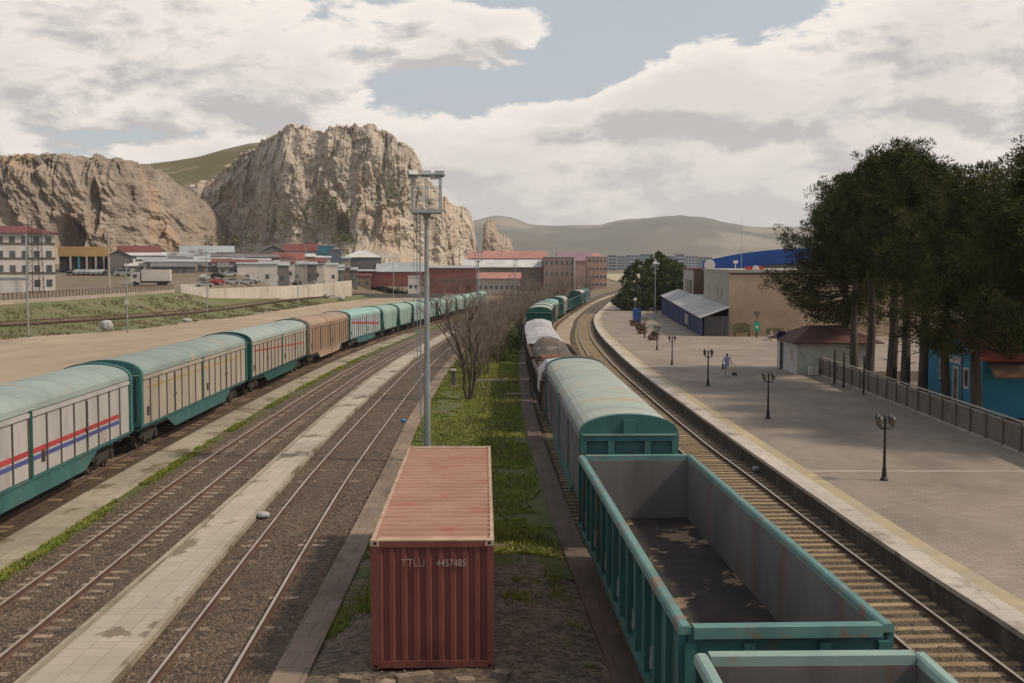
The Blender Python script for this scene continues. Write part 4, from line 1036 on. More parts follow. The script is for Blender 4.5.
# white stone post
sp_ = thing('stone_post', 'white capped stone post standing on the grass left of the bare tree', 'post', (-4.05, 82.6, gz(82.6)))
MB().box(-.22, .22, -.22, .22, 0, .16).build('foot', m_conc, sp_); MB().box(-.14, .14, -.14, .14, .16, 1.15).build('shaft', m_greysteel, sp_); MB().box(-.19, .19, -.19, .19, 1.15, 1.27).build('cap', m_white, sp_)
tag(MB().obox((-1.6, 86.5, gz(86) + .12), 2.4, .25, .14, .05).build('timber_beam', m_conc), 'pale beam lying on the grass behind the three-stemmed tree', 'beam')
tag(MB().obox((.35, 77, gz(77) + .08), 1.3, .9, .1, .05).build('concrete_slab', m_kerb), 'pinkish slab in the grass beside the dark kerb', 'slab')
m_bluebag = mat('blue_plastic', (.05, .2, .45), None, 3)
def bag(label, x, y, r, mt, sq=.7):
    mb = ball(r, 8, 6, sq); mb.v = [(a * (1 + .4 * noise.noise(Vector((a * 5, b * 5, c * 5 + x)))), b * (1 + .4 * noise.noise(Vector((a * 6, b * 5, c * 5 + 3)))), c + r * sq) for a, b, c in mb.v]
    o = mb.build('litter', mt); o.location = (x, y, T(x, y) + .02); return tag(o, label, 'litter')
bag('small blue plastic litter beside the right rail of the container track', -5.75, 63, .13, m_bluebag)
bag('crumpled white litter at the edge of the tiled walk', -8.1, 38.6, .22, m_tarp_w, .5)
bag('white rubble lump below the platform wall', 9.75, 47.5, .16, m_tarp_w)
bag('white sack lying on the grass at the yard edge', -57.6, 212, .9, m_tarp_w, .35)
bag('pile of white and lilac sacks by the meter box pole', -58.2, 172, .95, m_tarp_w, .9)
bag('left white boulder at the far end of the yard', -54.0, 350, 1.0, m_tarp_w, .7)
bag('right white boulder at the far end of the yard', -50.0, 352, 1.0, m_tarp_w, .7)

# ------------------------------------------------------------------ platform fence
m_fence = mat('fence_panel', (.17, .14, .11), (.13, .105, .085), 1.5, c3=(.10, .08, .06), s3=1, t3=(.55, .7), world_co=True)
m_fencerail = mat('fence_rail', (.36, .31, .26), (.28, .24, .2), 2, world_co=True)
fn = thing('platform_fence', 'long solid fence with pale rails between the platform and the pines', 'fence', (0, 0, 0))
def along(a, b, f, lo, hi, x0, x1):
    return [[(f(y) + x0, y, PT(y) + lo), (f(y) + x1, y, PT(y) + lo), (f(y) + x1, y, PT(y) + hi), (f(y) + x0, y, PT(y) + hi)] for y in frange(a, b, 2) + [b]]
MB().loft(along(10, 86, FX, .12, 1.18, -.02, .04)).build('panel', m_fence, fn)
MB().loft(along(10, 86, FX, 1.27, 1.33, -.04, .06)).build('top_rail', m_fencerail, fn)
MB().loft(along(10, 86, FX, 1.12, 1.17, -.05, -.022)).build('middle_rail', m_fencerail, fn)
MB().loft(along(10, 86, FX, -.0, .10, -.10, .08)).build('base_kerb', m_fencerail, fn)
for y in frange(10, 86.1, 2.0):
    o = MB().box(-.04, .04, -.04, .04, .0, 1.27).build('post', m_fence, fn); o.location = (FX(y) - .065, y, PT(y))

# ------------------------------------------------------------------ kiosk
m_kioskwall = mat('kiosk_wall', (.52, .50, .43), (.40, .39, .32), 1, c3=(.27, .25, .2), s3=.8, t3=(.6, .7))
m_kioskside = mat('kiosk_light_wall', (.48, .45, .42), (.42, .39, .36), 1)
m_brownroof = mat('brown_tiles', (.115, .052, .04), (.085, .04, .032), 1.2, bump=.6, bscale=8)
ks = thing('kiosk', 'small white kiosk with brown hipped roof beside the fence', 'kiosk', (20.35, 85.2, PT(86)))
MB().box(0, 5.5, 0, 6.6, -.1, 2.3).build('wall', m_kioskwall, ks)
MB().box(-.03, -.002, .0, 6.6, 0, 2.28).build('side_cladding', m_kioskside, ks)
mb = MB(); mb.add([(-.45, -.45, 2.25), (6.0, -.45, 2.25), (6.0, 7.1, 2.25), (-.45, 7.1, 2.25), (-.45, -.45, 2.33), (6.0, -.45, 2.33), (6.0, 7.1, 2.33), (-.45, 7.1, 2.33), (1.6, 2.9, 3.35), (3.9, 2.9, 3.35), (3.9, 3.9, 3.35), (1.6, 3.9, 3.35)],
                  [(3, 2, 1, 0), (0, 1, 5, 4), (1, 2, 6, 5), (2, 3, 7, 6), (3, 0, 4, 7), (4, 5, 9, 8), (5, 6, 10, 9), (6, 7, 11, 10), (7, 4, 8, 11), (8, 9, 10, 11)])
mb.build('roof', m_brownroof, ks)
o = MB().box(-.05, -.032, 4.4, 5.5, .05, 2.0).build('door', m_rib, ks)
o = MB().box(-.05, -.032, 1.1, 2.1, .9, 1.9).build('window', m_glass, ks)
f = MB().box(-.06, -.034, 1.0, 1.095, .85, 1.95).box(-.06, -.034, 2.105, 2.2, .85, 1.95).box(-.06, -.034, 1.096, 2.104, 1.905, 1.97).box(-.06, -.034, 1.096, 2.104, .82, .895).build('frame', m_white, o)
bx = thing('white_cabinet', 'low white cabinet standing at the front wall of the kiosk', 'cabinet', (21.35, 84.7, PT(84.7)))
MB().box(-.33, .33, -.2, .2, .03, .62).build('body', m_white, bx); MB().box(-.012, .012, -.212, -.202, .06, .6).build('door_gap', m_rib, bx)
m_purple = mat('purple_petals', (.10, .05, .13), (.06, .04, .08), 4)
fl = thing('flower_basket', 'dark purple round flower basket at the left corner of the kiosk roof', 'flowers', (20.2, 90, PT(90)))
MB().cyl((0, 0), .05, 0, 2.4, 8).build('pole', m_black, fl)
rngf = random.Random(2); fb = MB()
for _ in range(30): leaf_clump(fb, Vector((rngf.gauss(0, .15), rngf.gauss(0, .15), 2.6 + rngf.gauss(0, .12))), .12, 10, .14, .06, rngf, pine=False)
fb.build('flowers', m_purple, fl)

# ------------------------------------------------------------------ station
m_brick = paving('station_brick', (.37, .265, .185), (.34, .245, .17), .5, .25, (.31, .22, .155), (.31, .215, .15), .5, (.55, .75), msize=.008)
m_brick.node_tree.nodes  # bricks follow the wall through the mapping rotation below
for nd in m_brick.node_tree.nodes:
    if nd.type == 'MAPPING': nd.inputs['Rotation'].default_value = (R(90), 0, 0)
m_statlight = mat('station_render', (.37, .33, .28), (.33, .295, .25), .4, c3=(.28, .25, .21), s3=.4, t3=(.6, .75))
m_statrecess = mat('brown_cladding', (.13, .075, .055), (.10, .06, .045), 1)
m_bluewall = mat('blue_wall', (.035, .045, .125), (.028, .036, .10), 1)
m_metalroof = mat('pale_metal_roof', (.36, .35, .34), (.32, .31, .30), .8, rough=.6)
m_blueroof = mat('blue_roof_sheet', (.018, .085, .34), (.015, .07, .28), 1, rough=.5)
ang = math.atan(.0755)
st = thing('station_building', 'brown and beige station building with a low blue fronted canopy wing', 'station', (26.0, 143.5, 0), -ang)
Z0 = -3.2; ZT = 7.5
MB().box(0, 26, .02, 36, Z0, ZT - .35).build('brick_wall', m_brick, st)
MB().box(-.03, 26.1, 0.0, .015, ZT - .6, ZT - .36).build('cornice', m_statrecess, st)
MB().box(-.06, -.002, .02, 36, Z0, ZT - .36).build('side_wall', m_statlight, st)
MB().box(-.15, 26.2, -.12, 36.1, ZT - .348, ZT).build('parapet', m_statlight, st)
MB().box(1.8, 26, 36.1, 57, Z0, ZT - .5).build('recess_wall', m_statrecess, st)
MB().box(-.05, 10, 57.1, 82, Z0, ZT - .4).build('tower_wall', m_statlight, st)
MB().box(-.0, 10.05, 56.98, 57.09, Z0, ZT - .4).build('tower_front', m_statrecess, st)
MB().box(-.12, 10.1, 56.9, 82.1, ZT - .398, ZT - .1).build('tower_parapet', m_redroof, st)
for y, z, h in ((8, 3.9, 1.0), (13.5, 4.1, 1.2), (26, 4.2, 1.2)):
    w = MB().box(-.10, -.062, y, y + 1.4, z, z + h).build('window', m_glass, st)
    MB().box(-.13, -.064, y - .1, y - .002, z - .1, z + h + .1).box(-.13, -.064, y + 1.402, y + 1.5, z - .1, z + h + .1).box(-.13, -.064, y - .002, y + 1.402, z - .1, z - .002).build('frame', m_white, w)
for y in (60, 63, 66, 70, 74):
    MB().box(-.09, -.052, y, y + 1.2, 2.5, 5.4).build('window', m_glass, st)
# canopy wing along the side wall
yA, yB = -1.0, 97
MB().add([(-3.6, yA - .4, 1.72), (-.07, yA - .4, 3.02), (-.07, yB, 3.02), (-3.6, yB, 1.72), (-3.6, yA - .4, 1.84), (-.07, yA - .4, 3.14), (-.07, yB, 3.14), (-3.6, yB, 1.84)],
         [(3, 2, 1, 0), (4, 5, 6, 7), (0, 1, 5, 4), (1, 2, 6, 5), (2, 3, 7, 6), (3, 0, 4, 7)]).build('canopy_roof', m_metalroof, st)
MB().box(-.07, 6, 36.2, 57, 3.0, 3.12).build('flat_roof', m_metalroof, st)
MB().box(-3.3, -3.15, yA + .3, yB, Z0, 1.72).build('blue_wall', m_bluewall, st)
k = yA + .2
while k < yB:
    MB().box(-3.4, -3.28, k, k + .22, Z0, 1.74).build('post', mat_post if 'mat_post' in globals() else m_boothblue, st) if False else None
    k += 7
m_bluepost = mat('blue_post', (.09, .10, .22), None, 1)
for q in frange(yA + .1, yB, 6.0): MB().box(-3.42, -3.305, q, q + .2, Z0, 1.74).build('post', m_bluepost, st)
MB().box(-3.0, -.1, yA + .5, yA + .58, Z0, 1.95).build('end_glazing', m_glass, st)
for q in (-2.7, -2.1, -1.5, -.9, -.35): MB().box(q - .04, q + .04, yA + .42, yA + .495, Z0, 2.0).build('mullion', m_rib, st)
for q in (22, 25.5): MB().box(-3.47, -3.425 + .1, q, q + .9, -.2, 1.2).build('notice', m_white, st)
# plinth stripe on the ground by the canopy
# blue arched hall
def arcx(x0, x1, z0, zc, n=18): return [(x0 + (x1 - x0) * i / n, z0 + (zc - z0) * (1 - (2 * i / n - 1) ** 2)) for i in range(n + 1)]
hl = thing('arched_hall', 'large hall with a bright blue arched roof behind the station', 'hall', (32.2, 203, 0), -math.atan(.165))
MB().prism([(1, -3)] + arcx(1, 34, 6.3, 8.4) + [(34, -3)], 'y', .5, 60).build('wall', m_statlight, hl)
up_ = arcx(0, 35, 8.6, 10.75); lo_ = arcx(0.0, 35, 6.2, 8.3)
MB().prism(up_ + list(reversed(lo_)), 'y', -.2, .45).build('blue_fascia', m_blueroof, hl)
MB().prism(up_ + [(x, z - .3) for x, z in reversed(up_)], 'y', .46, 60).build('roof', m_blueroof, hl)
dsh = thing('satellite_dish', 'white round dish on the station roof before the left end of the blue arch', 'dish', (30.2, 184, 7.0))
o = MB().tube([(0, 0, 1.0), (0, -.06, 1.0), (0, -.3, 1.0)], [.05, .45, .85], 16).build('dish', m_white, dsh); MB().cyl((0, 0), .05, 0, 1.0, 6).build('stand', m_black, dsh)
m_signred = mat('sign_red', (.42, .05, .045), None, 1)
sg = thing('round_sign', 'round white roof sign flanked by red wings on the brown station wall top', 'sign', (29.6, 146, 7.15))
MB().tube([(0, 0, .45), (0, -.1, .45)], .42, 20).build('disc', m_white, sg)
MB().box(-1.25, -.35, .02, .1, .1, .75).build('wing', m_signred, sg); MB().box(.35, 1.0, .02, .1, .1, .75).build('wing', m_signred, sg)
wl_ = thing('roof_floodlight', 'small white floodlight on a bracket above the corner of the station wall', 'floodlight', (26.8, 144.2, 7.5), R(20))
MB().box(-.03, .03, -.03, .03, 0, .9).build('bracket', m_white, wl_); MB().prism([(-.1, .75), (.1, .75), (.16, 1.1), (-.16, 1.1)], 'x', -.25, .25).build('lamp_head', m_white, wl_)

# ------------------------------------------------------------------ platform furniture
m_terra = mat('planter_stone', (.25, .17, .12), None, 2); m_bush = mat('planter_bush', (.16, .10, .08), (.12, .09, .05), 3); m_pink = mat('pink_flowers', (.24, .09, .12), (.14, .10, .05), 3)
for i, (x, y, mt, lb) in enumerate(((15.7, 133, m_bush, 'nearest round planter with a brown bush on the platform'), (16.2, 149, m_bush, 'second planter with a low brown bush, beyond the blue posted lamp'), (17.3, 162, m_pink, 'planter with pinkish flowers before the green posted lamp'), (17.9, 176, m_bush, 'farthest planter, right beside the blue booth'))):
    r = thing('planter', lb, 'planter', (x, y, PT(y)), 0, 'planters in a row along the platform')
    MB().tube([(0, 0, 0), (0, 0, .1), (0, 0, .42)], [.5, .55, .7], 14).build('pot', m_terra, r)
    rg = random.Random(i); c = MB()
    for _ in range(40): leaf_clump(c, Vector((rg.gauss(0, .28), rg.gauss(0, .28), .65 + rg.gauss(0, .14))), .16, 12, .18, .05, rg, pine=False)
    c.build('bush', mt, r)
m_greensign = mat('green_sign', (.02, .28, .16), None, 2)
gs = thing('green_sign', 'small green board on a post before the brown station wall', 'sign', (28.4, 139, PT(139)))
MB().cyl((0, 0), .04, 0, 2.0, 6).build('post', m_black, gs); MB().box(-.33, .33, -.07, -.04, .75, 1.85).build('board', m_greensign, gs); MB().box(-.14, .14, -.078, -.0705, 1.1, 1.4).build('arrow', m_white, gs)
lamp('black lamp standing at the brown station wall behind the green sign', 28.9, 141.5, H=3.0)
bn = thing('bench', 'olive brown wooden shelter bench at the foot of the brown station wall', 'bench', (27.2, 141.8, PT(141)))
m_olive = mat('olive_wood', (.14, .115, .06), None, 2)
MB().box(-1.0, 1.0, -.25, .25, .42, .5).build('seat', m_olive, bn); MB().prism([(-1.05, .5), (-1.05, 1.3), (-.6, 1.6), (.6, 1.6), (1.05, 1.3), (1.05, .5)], 'y', .25, .32).build('backrest', m_olive, bn)
for x in (-.85, .85): MB().box(x - .05, x + .05, -.22, .22, 0, .42).build('leg', m_black, bn)
bn = thing('bench', 'low dark bench to the right of the green sign', 'bench', (31.2, 142.0, PT(141)))
MB().box(-1.0, 1.0, -.22, .22, .4, .47).build('seat', m_olive, bn); MB().box(-1.0, 1.0, .22, .27, .5, .95).build('backrest', m_olive, bn)
for x in (-.85, .85): MB().box(x - .05, x + .05, -.2, .2, 0, .4).build('leg', m_black, bn)
fo = thing('stone_basin', 'pale stepped stone basin on the plaza before the station wall', 'basin', (28.8, 133, PT(133)))
MB().tube([(0, 0, 0), (0, 0, .15)], [.95, .9], 8).build('step', m_conc, fo); MB().tube([(0, 0, .15), (0, 0, .5), (0, 0, .56)], [.35, .5, .5], 8).build('bowl', m_conc, fo); MB().cyl((0, 0), .1, .5, 1.1, 8).build('spout', m_conc, fo)

# ------------------------------------------------------------------ blue house
m_bluehouse = mat('blue_house_wall', (.05, .25, .38), (.04, .21, .33), .8, c3=(.03, .10, .16), s3=.5, t3=(.6, .75))
m_redtile = mat('red_tiles', (.38, .09, .07), (.30, .07, .055), 1, bump=.6, bscale=7)
m_rusttile = mat('rust_tiles', (.21, .12, .08), (.16, .09, .06), 1, bump=.6, bscale=7)
hs = thing('blue_house', 'blue gabled house with red roof behind the pines and the fence', 'house', (25.6, 65, 0), -math.atan(.1))
WL = 13.0; D = 10
prof = [(0, -.1), (0, 3.05), (WL / 2, 4.5), (WL, 3.05), (WL, -.1)]
MB().prism(prof, 'x', 0, D).build('wall', m_bluehouse, hs)
MB().add([(-.35, -.5, 3.00), (-.35, WL / 2, 4.56), (D, WL / 2, 4.56), (D, -.5, 3.00), (-.35, -.5, 3.10), (-.35, WL / 2, 4.68), (D, WL / 2, 4.68), (D, -.5, 3.10)], [(0, 1, 2, 3), (7, 6, 5, 4), (0, 4, 5, 1), (3, 2, 6, 7), (0, 3, 7, 4)]).build('roof', m_redtile, hs)
MB().add([(-.35, WL + .5, 3.00), (-.35, WL / 2, 4.561), (D, WL / 2, 4.561), (D, WL + .5, 3.00), (-.35, WL + .5, 3.10), (-.35, WL / 2, 4.685), (D, WL / 2, 4.685), (D, WL + .5, 3.10)], [(3, 2, 1, 0), (4, 5, 6, 7), (1, 5, 4, 0), (7, 6, 2, 3), (4, 7, 3, 0)]).build('roof', m_redtile, hs)
MB().add([(.2, -1.6, 2.2), (D, -1.6, 2.2), (D, .1, 2.98), (.2, .1, 2.98), (.2, -1.6, 2.28), (D, -1.6, 2.28), (D, .1, 3.07), (.2, .1, 3.07)], [(3, 2, 1, 0), (4, 5, 6, 7), (0, 1, 5, 4), (0, 4, 7, 3)]).build('porch_roof', m_rusttile, hs)
d_ = MB().box(-.03, -.004, 4.9, 5.7, .05, 2.1).build('door', m_glass, hs)
MB().box(-.06, -.005, 4.7, 4.895, 0, 2.25).box(-.06, -.005, 5.705, 5.9, 0, 2.25).box(-.06, -.005, 4.896, 5.704, 2.105, 2.25).build('frame', m_white, d_)
for a in (2.5, 8.0):
    w = MB().box(-.03, -.004, a + .15, a + .95, 1.3, 2.2).build('window', m_glass, hs)
    MB().box(-.06, -.005, a, a + .145, 1.15, 2.35).box(-.06, -.005, a + .955, a + 1.1, 1.15, 2.35).box(-.06, -.005, a + .146, a + .954, 2.205, 2.35).box(-.06, -.005, a + .146, a + .954, 1.15, 1.295).build('frame', m_white, w)
MB().box(-.09, -.004, 4.3, 6.9, 2.42, 2.82).build('sign_board', m_white, hs)
MB().box(-.1, -.004, 3.85, 3.98, 0, 3.4).build('downpipe', m_rib_l, hs)

# ------------------------------------------------------------------ people
m_skin = mat('skin', (.32, .19, .13), None, 3); m_hair = mat('hair', (.02, .016, .013), None, 3); m_shoe = mat('shoe', (.03, .03, .03), None, 3)
def person(label, x, y, rz, shirt, trousers, H=1.62, stride=.22, arms=((.35, -.1), (.1, .3)), group=None):
    me = bpy.data.meshes.new('person')
    k = H / 1.75
    J = {}; V_ = []; E_ = []; Rr = []
    def j(n, p, r, parent=None):
        J[n] = len(V_); V_.append(Vector(p) * k); Rr.append(r * k)
        if parent: E_.append((J[parent], J[n]))
    j('pel', (0, 0, .93), .135); j('waist', (0, .0, 1.08), .125, 'pel'); j('chest', (0, 0, 1.3), .155, 'waist'); j('neckb', (0, .0, 1.46), .07, 'chest'); j('neck', (0, .01, 1.53), .052, 'neckb')
    j('jaw', (0, .02, 1.59), .075, 'neck'); j('head', (0, .01, 1.67), .098, 'jaw'); j('top', (0, 0, 1.74), .06, 'head')
    for s, n, st_, am in ((-1, 'l', stride, arms[0]), (1, 'r', -stride, arms[1])):
        j(n + 'hip', (s * .10, st_ * .1, .86), .10, 'pel'); j(n + 'kn', (s * .11, st_ * .75 + .04, .49), .062, n + 'hip'); j(n + 'an', (s * .11, st_ * 1.0 - (.06 if st_ < 0 else 0), .10), .042, n + 'kn'); j(n + 'toe', (s * .13, st_ * 1.0 + .16, .045), .035, n + 'an')
        j(n + 'sh', (s * .20, 0, 1.42), .062, 'neckb'); j(n + 'el', (s * (.27 + abs(am[0]) * .2), am[1] * .4, 1.16), .045, n + 'sh'); j(n + 'wr', (s * (.27 + abs(am[0]) * .45), am[1] + .05, .96 + abs(am[1]) * .3), .034, n + 'el')
        j(n + 'hand', (s * (.27 + abs(am[0]) * .5), am[1] + .08, .89 + abs(am[1]) * .35), .04, n + 'wr')
        for q in range(4): j(n + 'f%d' % q, (s * (.27 + abs(am[0]) * .5) + (q - 1.5) * .018, am[1] + .10, .81 + abs(am[1]) * .35), .011, n + 'hand')
        j(n + 'th', (s * (.24 + abs(am[0]) * .5), am[1] + .13, .86 + abs(am[1]) * .35), .011, n + 'hand')
    me.from_pydata(V_, E_, []); o = bpy.data.objects.new('tmp', me); col.objects.link(o)
    sk = o.modifiers.new('s', 'SKIN'); o.modifiers.new('u', 'SUBSURF').levels = 1; o.modifiers['u'].render_levels = 1
    for i, d in enumerate(me.skin_vertices[0].data): d.radius = (Rr[i] * (1.25 if i in (J['chest'], J['pel'], J['waist']) else 1), Rr[i] * .85); d.use_root = (i == 0)
    dg = bpy.context.evaluated_depsgraph_get(); m2 = bpy.data.meshes.new_from_object(o.evaluated_get(dg)); bpy.data.objects.remove(o)
    m2.name = 'person'; m2.materials.clear()
    for q in (shirt, trousers, m_skin, m_shoe, m_hair): m2.materials.append(q)
    for p in m2.polygons:
        c = p.center / k; p.use_smooth = True
        if c.z > 1.52: p.material_index = 4 if (c.z > 1.70 or (c.y < -.0 and c.z > 1.60)) else 2
        elif abs(c.x) > .215 and c.z < 1.0: p.material_index = 2
        elif c.z > .88: p.material_index = 0
        elif c.z > .09: p.material_index = 1
        else: p.material_index = 3
    o = bpy.data.objects.new('person', m2); col.objects.link(o); o.location = (x, y, PT(y) + .01); o.rotation_euler = (0, 0, rz)
    tag(o, label, 'person', group)
    hm = MB(); rs_ = []
    return o
m_shirt = mat('lilac_shirt', (.25, .25, .46), (.21, .21, .40), 4); m_wtrouser = mat('pale_trousers', (.50, .47, .46), None, 4); m_darkcl = mat('dark_clothes', (.03, .03, .04), None, 4); m_blackcl = mat('black_coat', (.018, .018, .02), None, 4)
person('person in a lilac blue shirt and pale trousers walking away across the platform', 14.95, 83.2, R(-12), m_shirt, m_wtrouser, 1.66, .2, ((.08, .02), (.12, .18)))
person('person in dark clothes standing at the far end, left of the standing pair', 27.2, 240, 0, m_blackcl, m_darkcl, 1.65, .05)
person('left one of the pair in dark clothes at the far end of the platform', 28.35, 240.5, .6, m_darkcl, m_blackcl, 1.72, .05)
person('right one of the pair in dark clothes at the far end of the platform', 28.95, 239.6, -.8, m_blackcl, m_darkcl, 1.7, .05)
person('person in black standing right at the far corner of the canopy', 29.9, 232, 0, m_blackcl, m_darkcl, 1.7, .05)
bgm = MB().prism([(-.16, 0), (.16, 0), (.14, .34), (-.14, .34)], 'x', -.05, .05).tube([(0, -.1, .34), (0, -.06, .5), (0, .06, .5), (0, .1, .34)], .012, 5).build('handbag', m_darkcl)
bgm.location = (14.66, 83.15, PT(83) + .55); tag(bgm, 'dark bag held at the left side of the person in lilac', 'bag')
dp = thing('long_handled_dustpan', 'small dark dustpan with upright handle standing to the right of the walking person', 'dustpan', (15.75, 84.6, PT(84.6)))
MB().prism([(-.16, 0), (.16, 0), (.16, .2), (.10, .2)], 'x', -.17, .17).build('pan', m_darkcl, dp); MB().tube([(0, .13, .15), (0, .16, .75)], .014, 5).build('handle', m_rib_l, dp)

# ------------------------------------------------------------------ cliffs
m_rock = mat('cliff_rock', (.50, .435, .36), (.34, .29, .24), .11, c3=(.43, .32, .235), s3=.045, t3=(.5, .66), bump=10, bscale=.5, world_co=True, stretch=(1, 1, .45), detail=10, rough=.95, spec=.1)
m_rockdark = mat('cliff_rock_grey', (.35, .285, .23), (.23, .19, .155), .11, c3=(.37, .26, .185), s3=.05, t3=(.52, .66), bump=10, bscale=.5, world_co=True, stretch=(1, 1, .6), detail=10, rough=.95, spec=.1)
m_hillgrass = mat('hill_grass', (.115, .100, .048), (.145, .12, .065), .03, c3=(.24, .195, .14), s3=.03, t3=(.56, .66), bump=1, bscale=.5, world_co=True, rough=.95, spec=.1)
def interp(pts, x):
    if x <= pts[0][0]: return pts[0][1]
    for (a, p), (b_, q) in zip(pts, pts[1:]):
        if x <= b_: return p + (q - p) * (x - a) / (b_ - a)
    return pts[-1][1]
def vrand(p): return math.modf(abs(math.sin(p.x * 12.98 + p.y * 78.2 + p.z * 37.7) * 43758.5))[0]
def rockdisp(x, z, amp, seed, slant):
    wx = x + slant * z + 3 * noise.noise(Vector((x / 28, z / 28, seed))) ; wz = z + 4 * noise.noise(Vector((x / 25, z / 25, seed + 9)))
    d = 12 * noise.fractal(Vector((wx / 80, wz / 120, seed)), .9, 2.0, 2)
    for sxx, szz, a, tilt, ck in ((30, 78, 15, 12, 2.0), (12, 34, 7, 7, 1.4), (5.2, 12, 2.8, 3.6, .9), (2.4, 4.0, 1.2, 1.8, .4)):
        q = Vector((wx / sxx, wz / szz, seed))
        ds, ps = noise.voronoi(q)
        e = ds[1] - ds[0]; p = ps[0]; k = ss(e / .24)
        r1, r2, r3 = vrand(p), vrand(p + Vector((3, 1, 0))), vrand(p + Vector((0, 5, 2)))
        d += a * (r1 - .5) * k + tilt * ((q.x - p.x) * (r2 - .5) * 2 + (q.y - p.y) * (r3 - .35) * 1.4) * k - ck * (1 - k)
    d += 1.3 * noise.fractal(Vector((wx / 4, wz / 4, seed)), .7, 2.1, 4)
    return d * amp
def cliff(name, label, u0, u1, du, sil, dist, mt, seed, rows=90, jag=1.0, slant=0.0, amp=1.0, lean=6, caves=(), zb=2.0, back=40, shift=None):
    us = frange(u0, u1 + .01, du); mb = MB(); vs = []
    for i, u in enumerate(us):
        d = interp(dist, u); x = (u - 512) / F * d
        H = CAMZ + (263 - interp(sil, u)) / F * d + jag * (1.8 * noise.noise(Vector((u / 7, seed, 0))) + 2.2 * noise.noise(Vector((u / 2.3, seed, 2))) + 1.2 * noise.noise(Vector((u / .9, seed, 2))))
        zb_ = T(x, d) - 3
        for r in range(rows + 1):
            t = r / rows; z = zb_ + (H - zb_) * t
            dp = rockdisp(x, z, amp, seed, slant)
            for (cu, cv, cr, cz, cdp) in caves:
                cx_ = (cu - 512) / F * d; cz_ = CAMZ + (263 - cv) / F * d
                q = ((x - cx_) / cr) ** 2 + ((z - cz_) / cz) ** 2
                if q < 1.6: dp -= cdp * ss((1.6 - q) / 1.0)
            tal = 16 * ss((.22 - t) / .22) * (1 + .6 * noise.noise(Vector((x / 14, 0, seed))))
            nose = -lean * ss((t - .8) / .2) * -1
            y = d - dp + t * lean + nose - tal
            xx = x + .35 * dp * noise.noise(Vector((x / 40, z / 40, seed + 4)))
            vs.append((xx, y, z))
        for q, (dy, dz) in enumerate(((4, .6), (12, .8), (back, -4), (back * 2, -30))):
            vs.append((xx, y + dy, H + dz + noise.noise(Vector((u / 9, q, seed)))))
    k = rows + 5
    mb.add(vs, [(i * k + r, (i + 1) * k + r, (i + 1) * k + r + 1, i * k + r + 1) for i in range(len(us) - 1) for r in range(k - 1)])
    o = mb.build(name, mt, smooth=False)
    return tag(o, kind='structure')
silL = [(-260, 170), (-120, 158), (0, 154), (28, 155), (60, 157), (100, 160), (120, 160), (132, 163), (140, 167), (150, 174), (160, 182), (172, 192), (184, 203), (192, 211), (200, 228), (206, 250)]
cliff('cliff', 'c', -260, 206, .6, silL, [(-260, 430), (0, 470), (130, 520), (170, 550), (206, 570)], m_rockdark, 3.3, rows=160, slant=.28, amp=.95, caves=((60, 240, 8, 9, 14), (92, 208, 2.5, 11, 6), (150, 228, 5, 5, 6)))
silM = [(140, 246), (152, 212), (164, 194), (178, 186), (194, 182), (208, 177), (218, 169), (228, 160), (238, 152), (250, 146), (256, 139), (264, 135), (272, 131), (278, 128), (283, 123), (288, 121), (293, 125), (300, 124), (310, 128), (318, 129), (322, 132), (327, 126), (338, 125), (350, 124), (358, 126), (364, 123), (371, 123), (376, 130), (383, 130), (390, 134), (396, 141), (402, 143), (408, 146), (413, 150), (418, 162), (420, 172), (428, 180), (438, 192), (446, 200), (455, 206), (462, 206), (469, 212), (472, 222), (475, 246)]
cliff('cliff', 'c', 140, 475, .5, silM, [(140, 640), (230, 612), (285, 585), (400, 600), (440, 625), (475, 660)], m_rock, 8.1, rows=190, slant=-.08, amp=.9, caves=((341, 227, 3.2, 6, 9),), jag=.7)
cliff('cliff', 'c', 482, 513, .6, [(482, 250), (483, 226), (486, 221), (490, 219), (494, 222), (497, 232), (502, 236), (506, 236), (510, 242), (513, 252)], [(482, 700), (513, 705)], m_rockdark, 5.5, rows=70, amp=.45, jag=.5)
# grassy hill between the two cliffs
mb = MB(); vs = []; HS = [(90, 175), (130, 170), (150, 165), (175, 162), (200, 158), (225, 151), (250, 145), (290, 140), (330, 150)]
us = frange(90, 330.1, 4)
for u in us:
    for r in range(31):
        t = r / 30; d = 670 + 260 * t; x = (u - 512) / F * (690 + 240 * t)
        Ht = CAMZ + (263 - interp(HS, u)) / F * 930
        z = 12 + (Ht - 12) * (t ** .75) + 1.5 * noise.noise(Vector((x / 15, d / 15, 1))) * (1 - t)
        vs.append((x, d, z))
    vs.append((x, 1100, 40))
k = 32
mb.add(vs, [(i * k + r, (i + 1) * k + r, (i + 1) * k + r + 1, i * k + r + 1) for i in range(len(us) - 1) for r in range(k - 1)])
mb.build('hill', m_hillgrass, smooth=True, kind='structure')
m_weedgreen = mat('ledge_green', (.10, .12, .04), (.14, .14, .06), 1)
# green ledges and bushes on the rock
rg = random.Random(4); mb = MB()
for (cu, cv, su, sv, n) in ((335, 206, 14, 5, 60), (345, 238, 8, 3, 40), (385, 196, 10, 12, 40), (330, 200, 6, 6, 20), (300, 225, 30, 12, 40), (230, 244, 20, 6, 50), (420, 215, 14, 18, 35), (20, 158, 30, 2, 20)):
    for _ in range(n):
        u = rg.gauss(cu, su); v = rg.gauss(cv, sv); d = (578 if u > 200 else 468)
        p = P(u, v, d - rg.uniform(-14, 6)); leaf_clump(mb, p, rg.uniform(.5, 1.6), 7, 1.0, .5, rg, pine=False)
tag(mb.build('ledge_shrubs', m_weedgreen), 'low green shrubs growing on ledges of the tan cliff', 'shrubs', kind='stuff')

